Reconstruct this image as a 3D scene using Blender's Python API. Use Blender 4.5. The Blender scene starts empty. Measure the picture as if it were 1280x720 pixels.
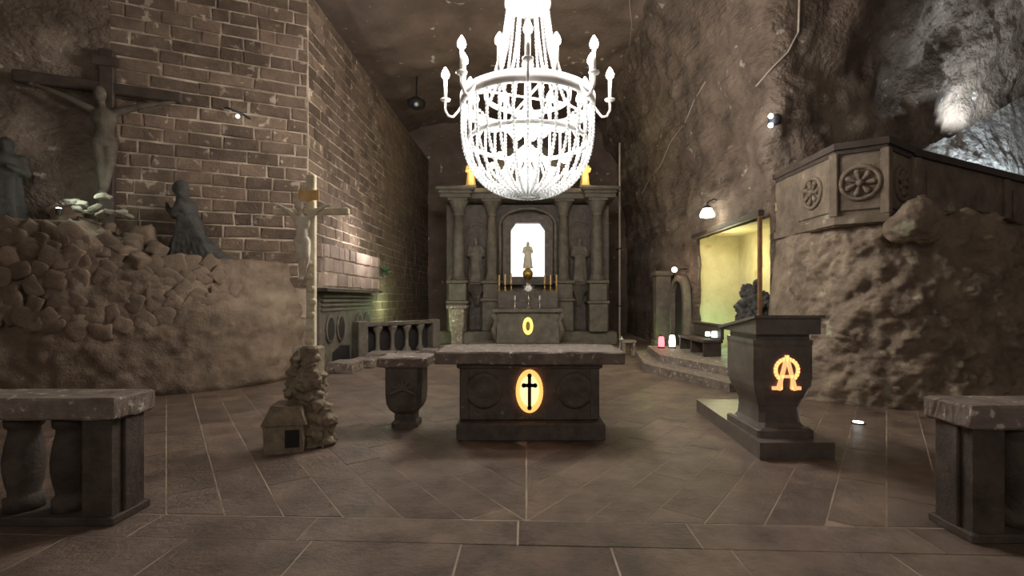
import bpy, math, random
from mathutils import Vector, Matrix, noise
from mathutils.bvhtree import BVHTree
random.seed(7)
R = math.radians
scene = bpy.context.scene
COL = scene.collection

# ------------------------------------------------------------------ camera
cam_d = bpy.data.cameras.new('camera'); cam = bpy.data.objects.new('camera', cam_d); COL.objects.link(cam)
cam_d.sensor_width = 36.0
cam_d.lens = 600.0 / 1280.0 * 36.0
cam_d.shift_x = -18.0 / 1280.0
cam_d.shift_y = 13.0 / 1280.0
cam.location = (0, 0, 1.6); cam.rotation_euler = (R(90), 0, 0)
scene.camera = cam

# ------------------------------------------------------------------ world, exposure
world = bpy.data.worlds.new('world'); scene.world = world; world.use_nodes = True
bg = world.node_tree.nodes['Background']
bg.inputs['Color'].default_value = (1.0, 0.87, 0.78, 1); bg.inputs['Strength'].default_value = 0.13
vs = scene.view_settings
vs.view_transform = 'Standard'; vs.look = 'None'; vs.gamma = 1.0; vs.use_curve_mapping = False
vs.exposure = 0.0
nl = bpy.data.lights.new('nave_lamp', 'POINT'); nl.energy = 330; nl.color = (1, .9, .82); nl.shadow_soft_size = .8   # the next chandelier down the nave
nlo = bpy.data.objects.new('nave_lamp', nl); COL.objects.link(nlo); nlo.location = (0, -5.0, 5.2)
BULB = 255.0          # chandelier bulb radiance

# ------------------------------------------------------------------ materials
MATS = {}
def mat(name, c1, c2=None, scale=3.0, rough=0.85, bump=0.3, bscale=None, rand=0.0, metal=0.0, spec=0.35,
        spots=None, emit=None, estr=0.0, streak=None, detail=6.0, chop=0):
    m = bpy.data.materials.new(name); m.use_nodes = True
    nt = m.node_tree; N = nt.nodes; L = nt.links
    b = N['Principled BSDF']
    b.inputs['Roughness'].default_value = rough; b.inputs['Metallic'].default_value = metal
    b.inputs['Specular IOR Level'].default_value = spec
    if emit:
        b.inputs['Base Color'].default_value = (*c1, 1)
        b.inputs['Emission Color'].default_value = (*emit, 1); b.inputs['Emission Strength'].default_value = estr
        MATS[name] = m; return m
    g = N.new('ShaderNodeNewGeometry')
    c2 = c2 or tuple(x * 0.6 for x in c1)
    n = N.new('ShaderNodeTexNoise'); n.inputs['Scale'].default_value = scale; n.inputs['Detail'].default_value = detail
    n.inputs['Roughness'].default_value = 0.65
    L.new(g.outputs['Position'], n.inputs['Vector'])
    r = N.new('ShaderNodeValToRGB'); r.color_ramp.elements[0].position = 0.32; r.color_ramp.elements[1].position = 0.68
    r.color_ramp.elements[0].color = (*c2, 1); r.color_ramp.elements[1].color = (*c1, 1)
    L.new(n.outputs['Fac'], r.inputs['Fac'])
    out = r.outputs['Color']
    def mix(a, col, fac, blend='MIX'):
        mx = N.new('ShaderNodeMix'); mx.data_type = 'RGBA'; mx.blend_type = blend
        L.new(fac, mx.inputs[0]) if not isinstance(fac, float) else setattr(mx.inputs[0], 'default_value', fac)
        L.new(a, mx.inputs[6])
        if isinstance(col, tuple): mx.inputs[7].default_value = (*col, 1)
        else: L.new(col, mx.inputs[7])
        return mx.outputs[2]
    if streak:                                  # pale mineral bands (colour, scale, direction)
        colr, sc, rot = streak
        mp = N.new('ShaderNodeMapping'); mp.inputs['Rotation'].default_value = rot; mp.inputs['Scale'].default_value = (sc, sc * .12, sc)
        L.new(g.outputs['Position'], mp.inputs['Vector'])
        n2 = N.new('ShaderNodeTexNoise'); n2.inputs['Scale'].default_value = 1.0; n2.inputs['Detail'].default_value = 5
        L.new(mp.outputs['Vector'], n2.inputs['Vector'])
        r2 = N.new('ShaderNodeValToRGB'); r2.color_ramp.elements[0].position = 0.52; r2.color_ramp.elements[1].position = 0.72
        L.new(n2.outputs['Fac'], r2.inputs['Fac'])
        out = mix(out, colr, r2.outputs['Color'])
    if spots:                                   # salt efflorescence (colour, scale, threshold)
        colr, sc, th = spots
        v = N.new('ShaderNodeTexNoise'); v.inputs['Scale'].default_value = sc; v.inputs['Detail'].default_value = 3
        L.new(g.outputs['Position'], v.inputs['Vector'])
        r3 = N.new('ShaderNodeValToRGB'); r3.color_ramp.elements[0].position = th; r3.color_ramp.elements[1].position = th + .07
        L.new(v.outputs['Fac'], r3.inputs['Fac'])
        out = mix(out, colr, r3.outputs['Color'])
    if rand:
        oi = N.new('ShaderNodeObjectInfo'); mr = N.new('ShaderNodeMapRange')
        mr.inputs['To Min'].default_value = 1 - rand; mr.inputs['To Max'].default_value = 1 + rand
        L.new(oi.outputs['Random'], mr.inputs['Value'])
        hs = N.new('ShaderNodeHueSaturation'); L.new(mr.outputs['Result'], hs.inputs['Value']); L.new(out, hs.inputs['Color'])
        out = hs.outputs['Color']
    L.new(out, b.inputs['Base Color'])
    if bump:
        bn = N.new('ShaderNodeTexNoise'); bn.inputs['Scale'].default_value = bscale or scale * 5; bn.inputs['Detail'].default_value = 8
        bn.inputs['Roughness'].default_value = 0.7
        L.new(g.outputs['Position'], bn.inputs['Vector'])
        bp = N.new('ShaderNodeBump'); bp.inputs['Strength'].default_value = bump; bp.inputs['Distance'].default_value = 0.04
        hgt = bn.outputs['Fac']
        if chop:                                # slanting pick marks
            mp = N.new('ShaderNodeMapping'); mp.inputs['Rotation'].default_value = (.6, .7, .3); mp.inputs['Scale'].default_value = (9, 2.2, 9)
            L.new(g.outputs['Position'], mp.inputs['Vector'])
            cn = N.new('ShaderNodeTexNoise'); cn.inputs['Scale'].default_value = 1.0; cn.inputs['Detail'].default_value = 3; L.new(mp.outputs['Vector'], cn.inputs['Vector'])
            ad = N.new('ShaderNodeMath'); ad.operation = 'MULTIPLY_ADD'; ad.inputs[1].default_value = 1.6; L.new(cn.outputs['Fac'], ad.inputs[0]); L.new(bn.outputs['Fac'], ad.inputs[2]); hgt = ad.outputs[0]
            bp.inputs['Distance'].default_value = 0.07
        L.new(hgt, bp.inputs['Height']); L.new(bp.outputs['Normal'], b.inputs['Normal'])
    MATS[name] = m; return m

mat('brick', (.225, .163, .118), (.115, .081, .059), 2.8, bump=.8, bscale=16, rand=.38, spots=((.42, .34, .265), 6, .62), detail=10)
mat('brick_far', (.225, .163, .118), (.115, .081, .059), 2.2, bump=.5, bscale=14, spots=((.42, .36, .29), 5, .68))
mat('mortar', (.70, .59, .46), (.19, .14, .10), 1.5, bump=.5, bscale=16)
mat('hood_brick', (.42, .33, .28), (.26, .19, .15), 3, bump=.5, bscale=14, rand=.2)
mat('rock', (.30, .23, .175), (.10, .075, .057), 1.3, bump=1.0, bscale=9, spots=((.55, .5, .43), 3.4, .67), streak=((.44, .37, .29), .8, (.5, .3, .6)), chop=1, detail=10)
mat('rock_ceiling', (.30, .225, .18), (.17, .125, .10), 1.0, bump=.8, bscale=7, spots=((.75, .7, .62), 3.0, .67), detail=10)
mat('rock_mass', (.38, .30, .22), (.16, .122, .09), 2.4, bump=1.0, bscale=11, spots=((.46, .43, .31), 2.6, .64), detail=10)
mat('pulpit_stone', (.28, .225, .165), (.135, .105, .078), 3.0, bump=.6, bscale=13, spots=((.4, .37, .27), 3, .66))
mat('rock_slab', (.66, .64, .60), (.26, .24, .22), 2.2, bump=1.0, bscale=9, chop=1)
mat('ledge', (.27, .20, .143), (.135, .10, .072), 2.2, bump=.9, bscale=11, detail=10, streak=((.36, .29, .21), 1.6, (R(90), 0, 0)))
mat('boulder', (.27, .20, .145), (.14, .105, .076), 3, bump=.5, bscale=12, rand=.18)
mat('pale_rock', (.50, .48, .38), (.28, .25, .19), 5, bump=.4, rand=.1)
mat('tile', (.29, .208, .155), (.09, .064, .05), 2.6, rough=.3, bump=.7, bscale=20, rand=.2, detail=12, spec=.5)
mat('grout', (.58, .48, .37), (.24, .185, .135), 2, rough=.7, bump=.2)
mat('stone_dark', (.165, .137, .118), (.08, .065, .056), 6, rough=.55, bump=.35, bscale=20, spots=((.25, .22, .2), 9, .68))
mat('balustrade_stone', (.115, .09, .071), (.048, .037, .03), 5, rough=.6, bump=.5, bscale=18)
mat('stone_salt', (.32, .262, .218), (.15, .12, .098), 7, rough=.6, bump=.6, bscale=25, spots=((.62, .58, .52), 14, .62))
mat('stone_carved', (.21, .185, .15), (.11, .095, .077), 4, rough=.7, bump=.4, bscale=16)
mat('lectern_stone', (.20, .168, .145), (.105, .088, .076), 5, rough=.3, bump=.15, bscale=14, spec=.6)
mat('salt_post', (.90, .82, .62), (.66, .57, .39), 8, rough=.7, bump=.5, bscale=24)
mat('salt_base', (.42, .345, .24), (.19, .15, .105), 8, rough=.75, bump=.6, bscale=22)
mat('corpus_pale', (.86, .80, .66), (.62, .55, .43), 8, bump=.3)
mat('wood_dark', (.085, .063, .048), (.04, .03, .024), 6, rough=.6, bump=.3)
mat('wood_post', (.27, .14, .065), (.13, .065, .03), 6, rough=.6, bump=.3)
mat('statue_dark', (.085, .083, .074), (.04, .037, .033), 6, rough=.65, bump=.35, bscale=16)
mat('statue_mid', (.33, .28, .20), (.15, .125, .09), 5, rough=.7, bump=.35, bscale=16)
mat('statue_wood', (.15, .125, .093), (.07, .057, .043), 5, rough=.7, bump=.35, bscale=16)
mat('gold', (.75, .52, .16), (.45, .28, .07), 9, rough=.35, metal=.9, bump=.1)
mat('plaque_gold', (.82, .57, .24), (.62, .38, .13), 9, rough=.5, bump=.1)
mat('silver', (.75, .73, .68), (.5, .48, .44), 9, rough=.25, metal=.9, bump=.05)
mat('iron', (.05, .05, .055), (.025, .025, .028), 9, rough=.5, bump=.1)
mat('cable_pale', (.55, .49, .42), (.4, .34, .28), 5, rough=.6, bump=0)
mat('plaster', (.56, .50, .33), (.40, .34, .20), 1.6, bump=.5, bscale=10, spots=((.40, .26, .15), 1.4, .62))
mat('wax', (.85, .82, .74), (.7, .66, .56), 9, rough=.4, bump=0)
mat('opening_dark', (.035, .03, .03), (.018, .015, .015), 4, rough=.6, bump=.2)  # near-black tone, doubles as the shade inside holes and recesses
mat('leaf', (.06, .14, .06), (.025, .06, .03), 9, rough=.5, bump=.2)
mat('brass_white', (.92, .92, .90), (.85, .85, .83), 9, rough=.3, bump=0)
mat('bulb', (1, 1, 1), emit=(1.0, .925, .865), estr=BULB)
mat('inner_lamp', (1, 1, 1), emit=(1.0, .94, .86), estr=BULB * 1.0)
mat('window_glow', (1, 1, 1), emit=(.93, .98, 1.0), estr=1.7)
mat('emblem_oval', (1, .8, .4), emit=(1.0, .40, .10), estr=1.5)
mat('emblem_core', (1, .9, .6), emit=(1.0, .74, .33), estr=1.5)
mat('emblem_letter', (1, .6, .3), emit=(1.0, .42, .17), estr=1.25)
mat('emblem_far', (1, .9, .3), emit=(.85, .72, .16), estr=1.1)
mat('lamp_white', (1, 1, 1), emit=(1.0, .95, .8), estr=14)
mat('lamp_warm', (1, .8, .6), emit=(1.0, .78, .6), estr=12)
mat('lamp_red', (1, .1, .1), emit=(1.0, .10, .12), estr=5)
mat('lamp_pale', (1, 1, 1), emit=(.85, 1.0, .85), estr=4)
mat('led', (1, 1, 1), emit=(1, 1, 1), estr=10)

# crystal: thin translucent cut glass
m = bpy.data.materials.new('crystal'); m.use_nodes = True; nt = m.node_tree; N = nt.nodes; L = nt.links
o = N['Material Output']; N.remove(N['Principled BSDF'])
d = N.new('ShaderNodeBsdfDiffuse'); d.inputs['Color'].default_value = (.92, .94, .95, 1)
t = N.new('ShaderNodeBsdfTranslucent'); t.inputs['Color'].default_value = (.92, .94, .95, 1)
gl = N.new('ShaderNodeBsdfGlossy'); gl.inputs['Roughness'].default_value = .12
m1 = N.new('ShaderNodeMixShader'); m1.inputs[0].default_value = .5; L.new(d.outputs[0], m1.inputs[1]); L.new(t.outputs[0], m1.inputs[2])
m2 = N.new('ShaderNodeMixShader'); m2.inputs[0].default_value = .12; L.new(m1.outputs[0], m2.inputs[1]); L.new(gl.outputs[0], m2.inputs[2])
L.new(m2.outputs[0], o.inputs['Surface']); MATS['crystal'] = m

# ------------------------------------------------------------------ mesh builder
class MB:
    def __init__(s): s.v = []; s.f = []
    def add(s, vs, fs):
        k = len(s.v); s.v += [tuple(p) for p in vs]; s.f += [tuple(i + k for i in f) for f in fs]; return s
    def box(s, x0, x1, y0, y1, z0, z1, c=0.0):
        if c <= 0:
            v = [(x, y, z) for x in (x0, x1) for y in (y0, y1) for z in (z0, z1)]
            return s.add(v, [(0, 1, 3, 2), (4, 6, 7, 5), (0, 4, 5, 1), (2, 3, 7, 6), (0, 2, 6, 4), (1, 5, 7, 3)])
        # chamfered: vertical edges and top/bottom
        def ring(i, z): # octagon
            a, b, e, h = x0 + i, x1 - i, y0 + i, y1 - i
            return [(a + c, e, z), (b - c, e, z), (b, e + c, z), (b, h - c, z), (b - c, h, z), (a + c, h, z), (a, h - c, z), (a, e + c, z)]
        return s.loft([ring(c, z0), ring(0, z0 + c), ring(0, z1 - c), ring(c, z1)])
    def loft(s, rings, cap=True, closed=True):
        n = len(rings[0]); v = [p for r in rings for p in r]; f = []
        for i in range(len(rings) - 1):
            for j in range(n if closed else n - 1):
                a = i * n + j; b = i * n + (j + 1) % n
                f.append((a, b, b + n, a + n))
        if cap:
            f.append(tuple(reversed(range(n)))); f.append(tuple((len(rings) - 1) * n + j for j in range(n)))
        return s.add(v, f)
    def lathe(s, prof, seg=20, c=(0, 0, 0), cap=True):
        return s.loft([[(c[0] + r * math.cos(2 * math.pi * j / seg), c[1] + r * math.sin(2 * math.pi * j / seg), c[2] + z) for j in range(seg)] for r, z in prof], cap)
    def tube(s, pts, r, seg=8):
        pts = [Vector(p) for p in pts]; rings = []
        rs = r if isinstance(r, (list, tuple)) else [r] * len(pts)
        up = Vector((0, 0, 1)); prev = None
        for i, p in enumerate(pts):
            d = (pts[min(i + 1, len(pts) - 1)] - pts[max(i - 1, 0)]).normalized()
            if prev is None:
                a = d.cross(up if abs(d.z) < .9 else Vector((1, 0, 0))).normalized()
            else:
                a = (prev - d * prev.dot(d)).normalized()
            prev = a; b = d.cross(a)
            rings.append([tuple(p + (a * math.cos(2 * math.pi * j / seg) + b * math.sin(2 * math.pi * j / seg)) * rs[i]) for j in range(seg)])
        return s.loft(rings)
    def ball(s, c, r, seg=12, rings=7):
        rr = r if isinstance(r, (list, tuple)) else (r, r, r)
        R_ = []
        for i in range(rings + 1):
            a = -math.pi / 2 + math.pi * (i + .0) / rings; ca = max(math.cos(a), .02); sa = math.sin(a)
            R_.append([(c[0] + rr[0] * ca * math.cos(2 * math.pi * j / seg), c[1] + rr[1] * ca * math.sin(2 * math.pi * j / seg), c[2] + rr[2] * sa) for j in range(seg)])
        return s.loft(R_)
    def cap(s, p0, r0, p1, r1, seg=12):
        p0 = Vector(p0); p1 = Vector(p1); d = (p1 - p0).normalized()
        pts = []; rs = []
        for i in range(4):
            a = math.pi / 2 * (1 - i / 4); pts.append(p0 - d * r0 * math.sin(a)); rs.append(max(r0 * math.cos(a), r0 * .05))
        pts.append(p0); rs.append(r0); pts.append(p1); rs.append(r1)
        for i in range(1, 5):
            a = math.pi / 2 * i / 4; pts.append(p1 + d * r1 * math.sin(a)); rs.append(max(r1 * math.cos(a), r1 * .05))
        return s.tube(pts, rs, seg)
    def prism(s, poly, z0, z1):
        return s.loft([[(x, y, z0) for x, y in poly], [(x, y, z1) for x, y in poly]])
    def vprism(s, poly, y0, y1):          # polygon in XZ (seen from -Y), extruded along Y
        return s.loft([[(x, y1, z) for x, z in poly], [(x, y0, z) for x, z in poly]])
    def xform(s, M):
        s.v = [tuple(M @ Vector(p)) for p in s.v]; return s
    def mesh(s, name, mt, smooth=False):
        me = bpy.data.meshes.new(name); me.from_pydata(s.v, [], s.f); me.validate()
        import bmesh
        bm = bmesh.new(); bm.from_mesh(me); bmesh.ops.recalc_face_normals(bm, faces=bm.faces); bm.to_mesh(me); bm.free()
        me.materials.append(MATS[mt])
        if smooth:
            for p in me.polygons: p.use_smooth = True
        return me

def link(name, me, parent=None, loc=(0, 0, 0), rz=0.0):
    ob = bpy.data.objects.new(name, me); COL.objects.link(ob); ob.location = loc; ob.rotation_euler = (0, 0, rz)
    if parent: ob.parent = parent
    return ob
def part(name, mb, mt, parent=None, smooth=False, loc=(0, 0, 0), rz=0.0):
    return link(name, mb.mesh(name, mt, smooth), parent, loc, rz)
def tag(ob, label, cat=None, group=None, kind=None):
    ob['label'] = label
    if cat: ob['category'] = cat
    if group: ob['group'] = group
    if kind: ob['kind'] = kind
    return ob
def thing(name, label, cat, loc=(0, 0, 0), rz=0.0, group=None):
    ob = bpy.data.objects.new(name, None); COL.objects.link(ob); ob.location = loc; ob.rotation_euler = (0, 0, rz)
    ob.empty_display_size = .1
    return tag(ob, label, cat, group)
def blob(name, mb, mt, parent=None, voxel=.03, smooth=4, disp=0.0, dscale=4.0, loc=(0, 0, 0), rz=0.0):
    """fuses overlapping closed pieces into one continuous surface"""
    me = mb.mesh(name, mt); tmp = bpy.data.objects.new('tmp', me); COL.objects.link(tmp)
    md = tmp.modifiers.new('r', 'REMESH'); md.mode = 'VOXEL'; md.voxel_size = voxel
    if smooth:
        sm = tmp.modifiers.new('s', 'SMOOTH'); sm.factor = .5; sm.iterations = smooth
    bpy.context.view_layer.update()
    dg = bpy.context.evaluated_depsgraph_get(); ev = tmp.evaluated_get(dg)
    nm = bpy.data.meshes.new_from_object(ev); nm.name = name
    bpy.data.objects.remove(tmp); bpy.data.meshes.remove(me)
    if disp:
        nv = [v.normal.copy() for v in nm.vertices]
        for v, n in zip(nm.vertices, nv):
            v.co = v.co + n * disp * noise.fractal(v.co * dscale, .8, 2.0, 4)
    if not nm.materials: nm.materials.append(MATS[mt])
    for p in nm.polygons: p.use_smooth = True
    return link(name, nm, parent, loc, rz)
def copy_tree(ob, parent=None):
    c = ob.copy(); COL.objects.link(c)
    if parent: c.parent = parent
    for ch in list(ob.children): copy_tree(ch, c)
    return c
def lamp(name, loc, energy, color=(1, 1, 1), radius=.05, spot=None, aim=None):
    ld = bpy.data.lights.new(name, 'SPOT' if spot else 'POINT'); ld.energy = energy; ld.color = color; ld.shadow_soft_size = radius
    ob = bpy.data.objects.new(name, ld); COL.objects.link(ob); ob.location = loc
    if spot:
        ld.spot_size = R(spot); ld.spot_blend = .6
        ob.rotation_euler = (Vector(aim) - Vector(loc)).to_track_quat('-Z', 'Y').to_euler()
    return ob
def P(px, py, Y):   # world point at depth Y behind a pixel of the photograph, used to read positions off it
    return Vector(((px - 658) / 600 * Y, Y, 1.6 + (373 - py) / 600 * Y))

def fbm(p, s, o=5): return noise.fractal(Vector(p) * s, .9, 2.0, o)
def facet(p, s):
    d, _ = noise.voronoi(Vector(p) * s, distance_metric='DISTANCE', exponent=2.5)
    return d[1] - d[0]

# =================================================================== SETTING
# ---- floor
def front_line(x): return 3.45 - .039 * x
def step_line(x): return 3.11 - .042 * x
floor = MB().add([(-13, front_line(-13) - .335, -.0015), (13, front_line(13) - .335, -.0015), (13, 23, -.0015), (-13, 23, -.0015)], [(0, 1, 2, 3)])
floor = part('floor', floor, 'grout')
tag(floor, 'brown stone chevron floor with pale joints', 'floor', kind='structure')
def clip(poly, a, b, c):             # keep a*x+b*y<=c
    out = []
    for i in range(len(poly)):
        p, q = poly[i], poly[(i + 1) % len(poly)]
        dp, dq = a * p[0] + b * p[1] - c, a * q[0] + b * q[1] - c
        if dp <= 0: out.append(p)
        if dp * dq < 0:
            t = dp / (dp - dq); out.append((p[0] + t * (q[0] - p[0]), p[1] + t * (q[1] - p[1])))
    return out
def area(p): return abs(sum(p[i][0] * p[(i + 1) % len(p)][1] - p[(i + 1) % len(p)][0] * p[i][1] for i in range(len(p)))) / 2
tiles = []
W_, L_ = .345, 1.05
for side in (-1, 1):
    da = (-.6 * side, -.8); db = (.8, -.6 * side)
    for i in range(-45, 46):
        off = (i % 2) * L_ * .5 + .13 * (i % 3)
        for k in range(-26, 12):
            u0, u1 = k * L_ + off, (k + 1) * L_ + off; w0, w1 = i * W_, (i + 1) * W_
            g = .006
            cs = [(u0 + g, w0 + g), (u1 - g, w0 + g), (u1 - g, w1 - g), (u0 + g, w1 - g)]
            poly = [(u * da[0] + w * db[0], u * da[1] + w * db[1] + 3.45) for u, w in cs]
            cx = sum(p[0] for p in poly) / 4; cy = sum(p[1] for p in poly) / 4
            if cx * side < -1 or cy < 2.5 or cy > 18 or abs(cx) > 9: continue
            if cy > 9.5 and abs(cx) > 5.2: continue
            poly = clip(poly, -side, 0, -.006)
            poly = clip(poly, -.039, -1, -(3.45 + .012))
            if len(poly) >= 3 and area(poly) > .012: tiles.append((cx * cx + (cy) ** 2, poly))
tiles.sort(key=lambda t: t[0])
rest = MB()
for i, (_, poly) in enumerate(tiles):
    h = random.uniform(.0, .003)
    if i < 300:
        cx = sum(p[0] for p in poly) / len(poly); cy = sum(p[1] for p in poly) / len(poly)
        part('tile', MB().prism([(x - cx, y - cy) for x, y in poly], -.03, h), 'tile', floor, loc=(cx, cy, 0))
    else: rest.prism(poly, -.03, h)
ro = part('far_tiles', rest, 'tile', floor); ro['kind'] = 'stuff'
x = -9.0
while x < 9:                          # border course along the sanctuary edge
    w = random.uniform(1.1, 1.5); g = .007
    q = [(x + g, step_line(x) + .004), (x + w - g, step_line(x + w) + .004), (x + w - g, front_line(x + w) - .006), (x + g, front_line(x) - .006)]
    cx = x + w / 2; cy = 3.2
    part('border_tile', MB().prism([(a - cx, b - cy) for a, b in q], -.14, random.uniform(.0, .003)), 'tile', floor, loc=(cx, cy, 0)); x += w
low = part('floor_lower', MB().add([(-13, -4, -.0025), (13, -4, -.0025), (13, step_line(13), -.0025), (-13, step_line(-13), -.0025)], [(0, 1, 2, 3)]), 'grout')
tag(low, 'lower strip of brown stone floor at the sanctuary step', 'floor', kind='structure')
y = 0
for row in range(5):
    x = -7.0 - random.random()
    while x < 7:
        w = random.uniform(.75, 1.0); g = .007; y1 = -.004 - row * .62; y0 = y1 - .61
        q = [(x + g, step_line(x) + y0), (x + w - g, step_line(x + w) + y0), (x + w - g, step_line(x + w) + y1), (x + g, step_line(x) + y1)]
        cx = x + w / 2; cy = 3.1 + y1
        part('tile', MB().prism([(a - cx, b - cy) for a, b in q], -.1, random.uniform(-.0005, .002)), 'tile', low, loc=(cx, cy, 0)); x += w

# ---- brick walls
BM_ = {}
def brick_mesh(L, H, mt):
    k = (round(L, 2), round(H, 2), random.randint(0, 1), mt)
    if k not in BM_:
        mb = MB(); c = .02; D = .05
        def rg(i, y):
            j = [random.uniform(-.015, .015) for _ in range(8)]
            return [(-L / 2 + i + j[0], y, -H / 2 + i + j[1]), (L / 2 - i + j[2], y, -H / 2 + i + j[3]), (L / 2 - i + j[4], y, H / 2 - i + j[5]), (-L / 2 + i + j[6], y, H / 2 - i + j[7])]
        mb.loft([rg(0, D), rg(0, -.004), rg(c * .7, -.022)])
        BM_[k] = mb.mesh('brick', mt)
    return BM_[k]
def brick_wall(parent, origin, ang, ulen, z0, z1, course, limit, mt='brick', far='brick_far', key=None, skip=None, proud=.0, lens=(.32, .4, .48, .56, .64, .76)):
    u = Vector((math.cos(ang), math.sin(ang), 0)); n = Vector((math.sin(ang), -math.cos(ang), 0))
    items = []; nrow = int(round((z1 - z0) / course)); course = (z1 - z0) / nrow
    for r in range(nrow):
        x = -random.uniform(0, .4)
        while x < ulen - .05:
            Lb = random.choice(lens); a, b = max(x, 0), min(x + Lb, ulen); x += Lb
            if b - a < .1: continue
            zc = z0 + (r + .5) * course
            if skip and skip((a + b) / 2, zc): continue
            items.append(((a + b) / 2, zc, round((b - a) / .02) * .02, course))
    items.sort(key=key or (lambda t: t[0]))
    mbr = MB(); gap = .03
    for i, (uu, zc, Lb, H) in enumerate(items):
        p = Vector(origin) + u * uu + n * (random.uniform(-.006, .008) + proud); p.z = zc
        rot = Matrix.Rotation(ang + random.uniform(-.02, .02), 4, 'Z') @ Matrix.Rotation(random.uniform(-.022, .022), 4, 'Y')
        if i < limit:
            ob = bpy.data.objects.new('brick', brick_mesh(Lb - gap, H - gap, mt)); COL.objects.link(ob); ob.parent = parent
            ob.matrix_local = Matrix.Translation(p) @ rot
        else:
            t = MB().box(-(Lb - gap) / 2, (Lb - gap) / 2, -.02, .05, -(H - gap) / 2, (H - gap) / 2); t.xform(Matrix.Translation(p) @ rot); mbr.add(t.v, t.f)
    if mbr.v: part('far_bricks', mbr, far, parent)['kind'] = 'stuff'
LX, LY, WTOP = -4.55, 10.0, 8.0
wl = part('wall_left', MB().box(LX - .5, LX, LY + .0, 22.3, -.2, WTOP), 'mortar')
tag(wl, 'brown salt brick wall receding along the left side', 'wall', kind='structure')
brick_wall(wl, (LX, LY + .02, 0), R(90), 12.2, 0, WTOP, .25, 300, key=lambda t: t[0] + (2.0 if t[1] < 1.8 else 0))
CA = math.atan2(1, 2.34); ud = Vector((math.cos(CA), math.sin(CA), 0))
c0 = Vector((LX, LY, 0)) - ud * 3.3
wc = MB().box(0, 3.30, .0, .5, 1.2, WTOP); wc.xform(Matrix.Translation(c0) @ Matrix.Rotation(CA, 4, 'Z'))
wc = part('wall_corner', wc, 'mortar'); tag(wc, 'angled salt brick wall behind the kneeling statue', 'wall', kind='structure')
brick_wall(wc, c0, CA, 3.3, 1.8, WTOP, .25, 300)

# ---- rock surfaces
def surf(fn, nu, nv, skip=None):
    mb = MB(); mb.v = [tuple(fn(i / nu, j / nv)) for i in range(nu + 1) for j in range(nv + 1)]
    for i in range(nu):
        for j in range(nv):
            if skip and skip(i / nu + .5 / nu, j / nv + .5 / nv): continue
            a = i * (nv + 1) + j; mb.f.append((a, a + nv + 1, a + nv + 2, a + 1))
    return mb
def surf_obj(name, mb, mt):
    me = bpy.data.meshes.new(name); me.from_pydata(mb.v, [], mb.f); me.materials.append(MATS[mt])
    for p in me.polygons: p.use_smooth = True
    return link(name, me)
def path_fn(pts):
    cp = [Vector((*p, 0)) for p in pts]; cp = [cp[0] * 2 - cp[1]] + cp + [cp[-1] * 2 - cp[-2]]; pts = []
    for i in range(1, len(cp) - 2):                       # smooth the corners
        a, b, c, d = cp[i - 1:i + 3]
        for k in range(10):
            t = k / 10; pts.append(.5 * ((2 * b) + (c - a) * t + (2 * a - 5 * b + 4 * c - d) * t * t + (3 * b - a - 3 * c + d) * t ** 3))
    pts.append(cp[-2]); ls = [0]
    for a, b in zip(pts, pts[1:]): ls.append(ls[-1] + (b - a).length)
    T = ls[-1]
    def f(u):
        s = u * T
        for i in range(len(pts) - 1):
            if s <= ls[i + 1] or i == len(pts) - 2:
                t = (s - ls[i]) / (ls[i + 1] - ls[i])
                d0 = pts[i + 1] - pts[max(i - 1, 0)]; d1 = pts[min(i + 2, len(pts) - 1)] - pts[i]
                return pts[i].lerp(pts[i + 1], t), d0.normalized().lerp(d1.normalized(), t).normalized()
    return f, T
# rough rock continuing the corner wall to the left
def rock_left(u, v):
    s = -3.25 - u * 7; p = Vector((LX, LY, 0)) + ud * s; z = 1 + v * 9
    n = Vector((ud.y, -ud.x, 0)); q = Vector((p.x, p.y, z))
    return q + n * (.05 + .22 * fbm(q, .8) * min(1, u * 6) + .12 * facet(q, 1.3) * min(1, u * 6))
tag(surf_obj('wall_left_rock', surf(rock_left, 70, 80), 'rock'), 'rough dark rock wall behind the large crucifix', 'wall', kind='structure')
# right wall: path along the right side, turning behind the pulpit
rp, RT = path_fn([(4.6, 22.6), (4.6, 16), (4.6, 11.5), (4.6, 9.6), (4.62, 9.1), (5.1, 9.1), (7.0, 9.75), (9.5, 11.0), (15, 13.4)])
NY0, NY1, NZ = 9.15, 12.75, 3.15
def rock_right(u, v):
    p, d = rp(u); z = -.1 + v * 10.6; n = Vector((-d.y, d.x, 0)) * (-1)      # towards the room
    q = Vector((p.x, p.y, z))
    lean = max(0, z - 4.2) ** 2 * .045
    inn = 1.0
    if p.x < 4.7 and z < NZ + .6: inn = .35
    a = (.24 * fbm(q, .55) + .16 * (facet(q, .8) - .4) + .07 * (facet(q, 2.4) - .3) + .06 * fbm(q, 2.6)) * inn
    return q + n * (lean + a)
def in_niche(u, v):
    p, _ = rp(u); z = -.1 + v * 10.6
    return p.x < 4.7 and NY0 < p.y < NY1 and z < NZ
rw_mb = surf(rock_right, 300, 160, in_niche)
wr = surf_obj('wall_right', rw_mb, 'rock'); tag(wr, 'rough hewn rock wall along the right side', 'wall', kind='structure')
RW = BVHTree.FromPolygons([Vector(v) for v in rw_mb.v], rw_mb.f)
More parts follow.
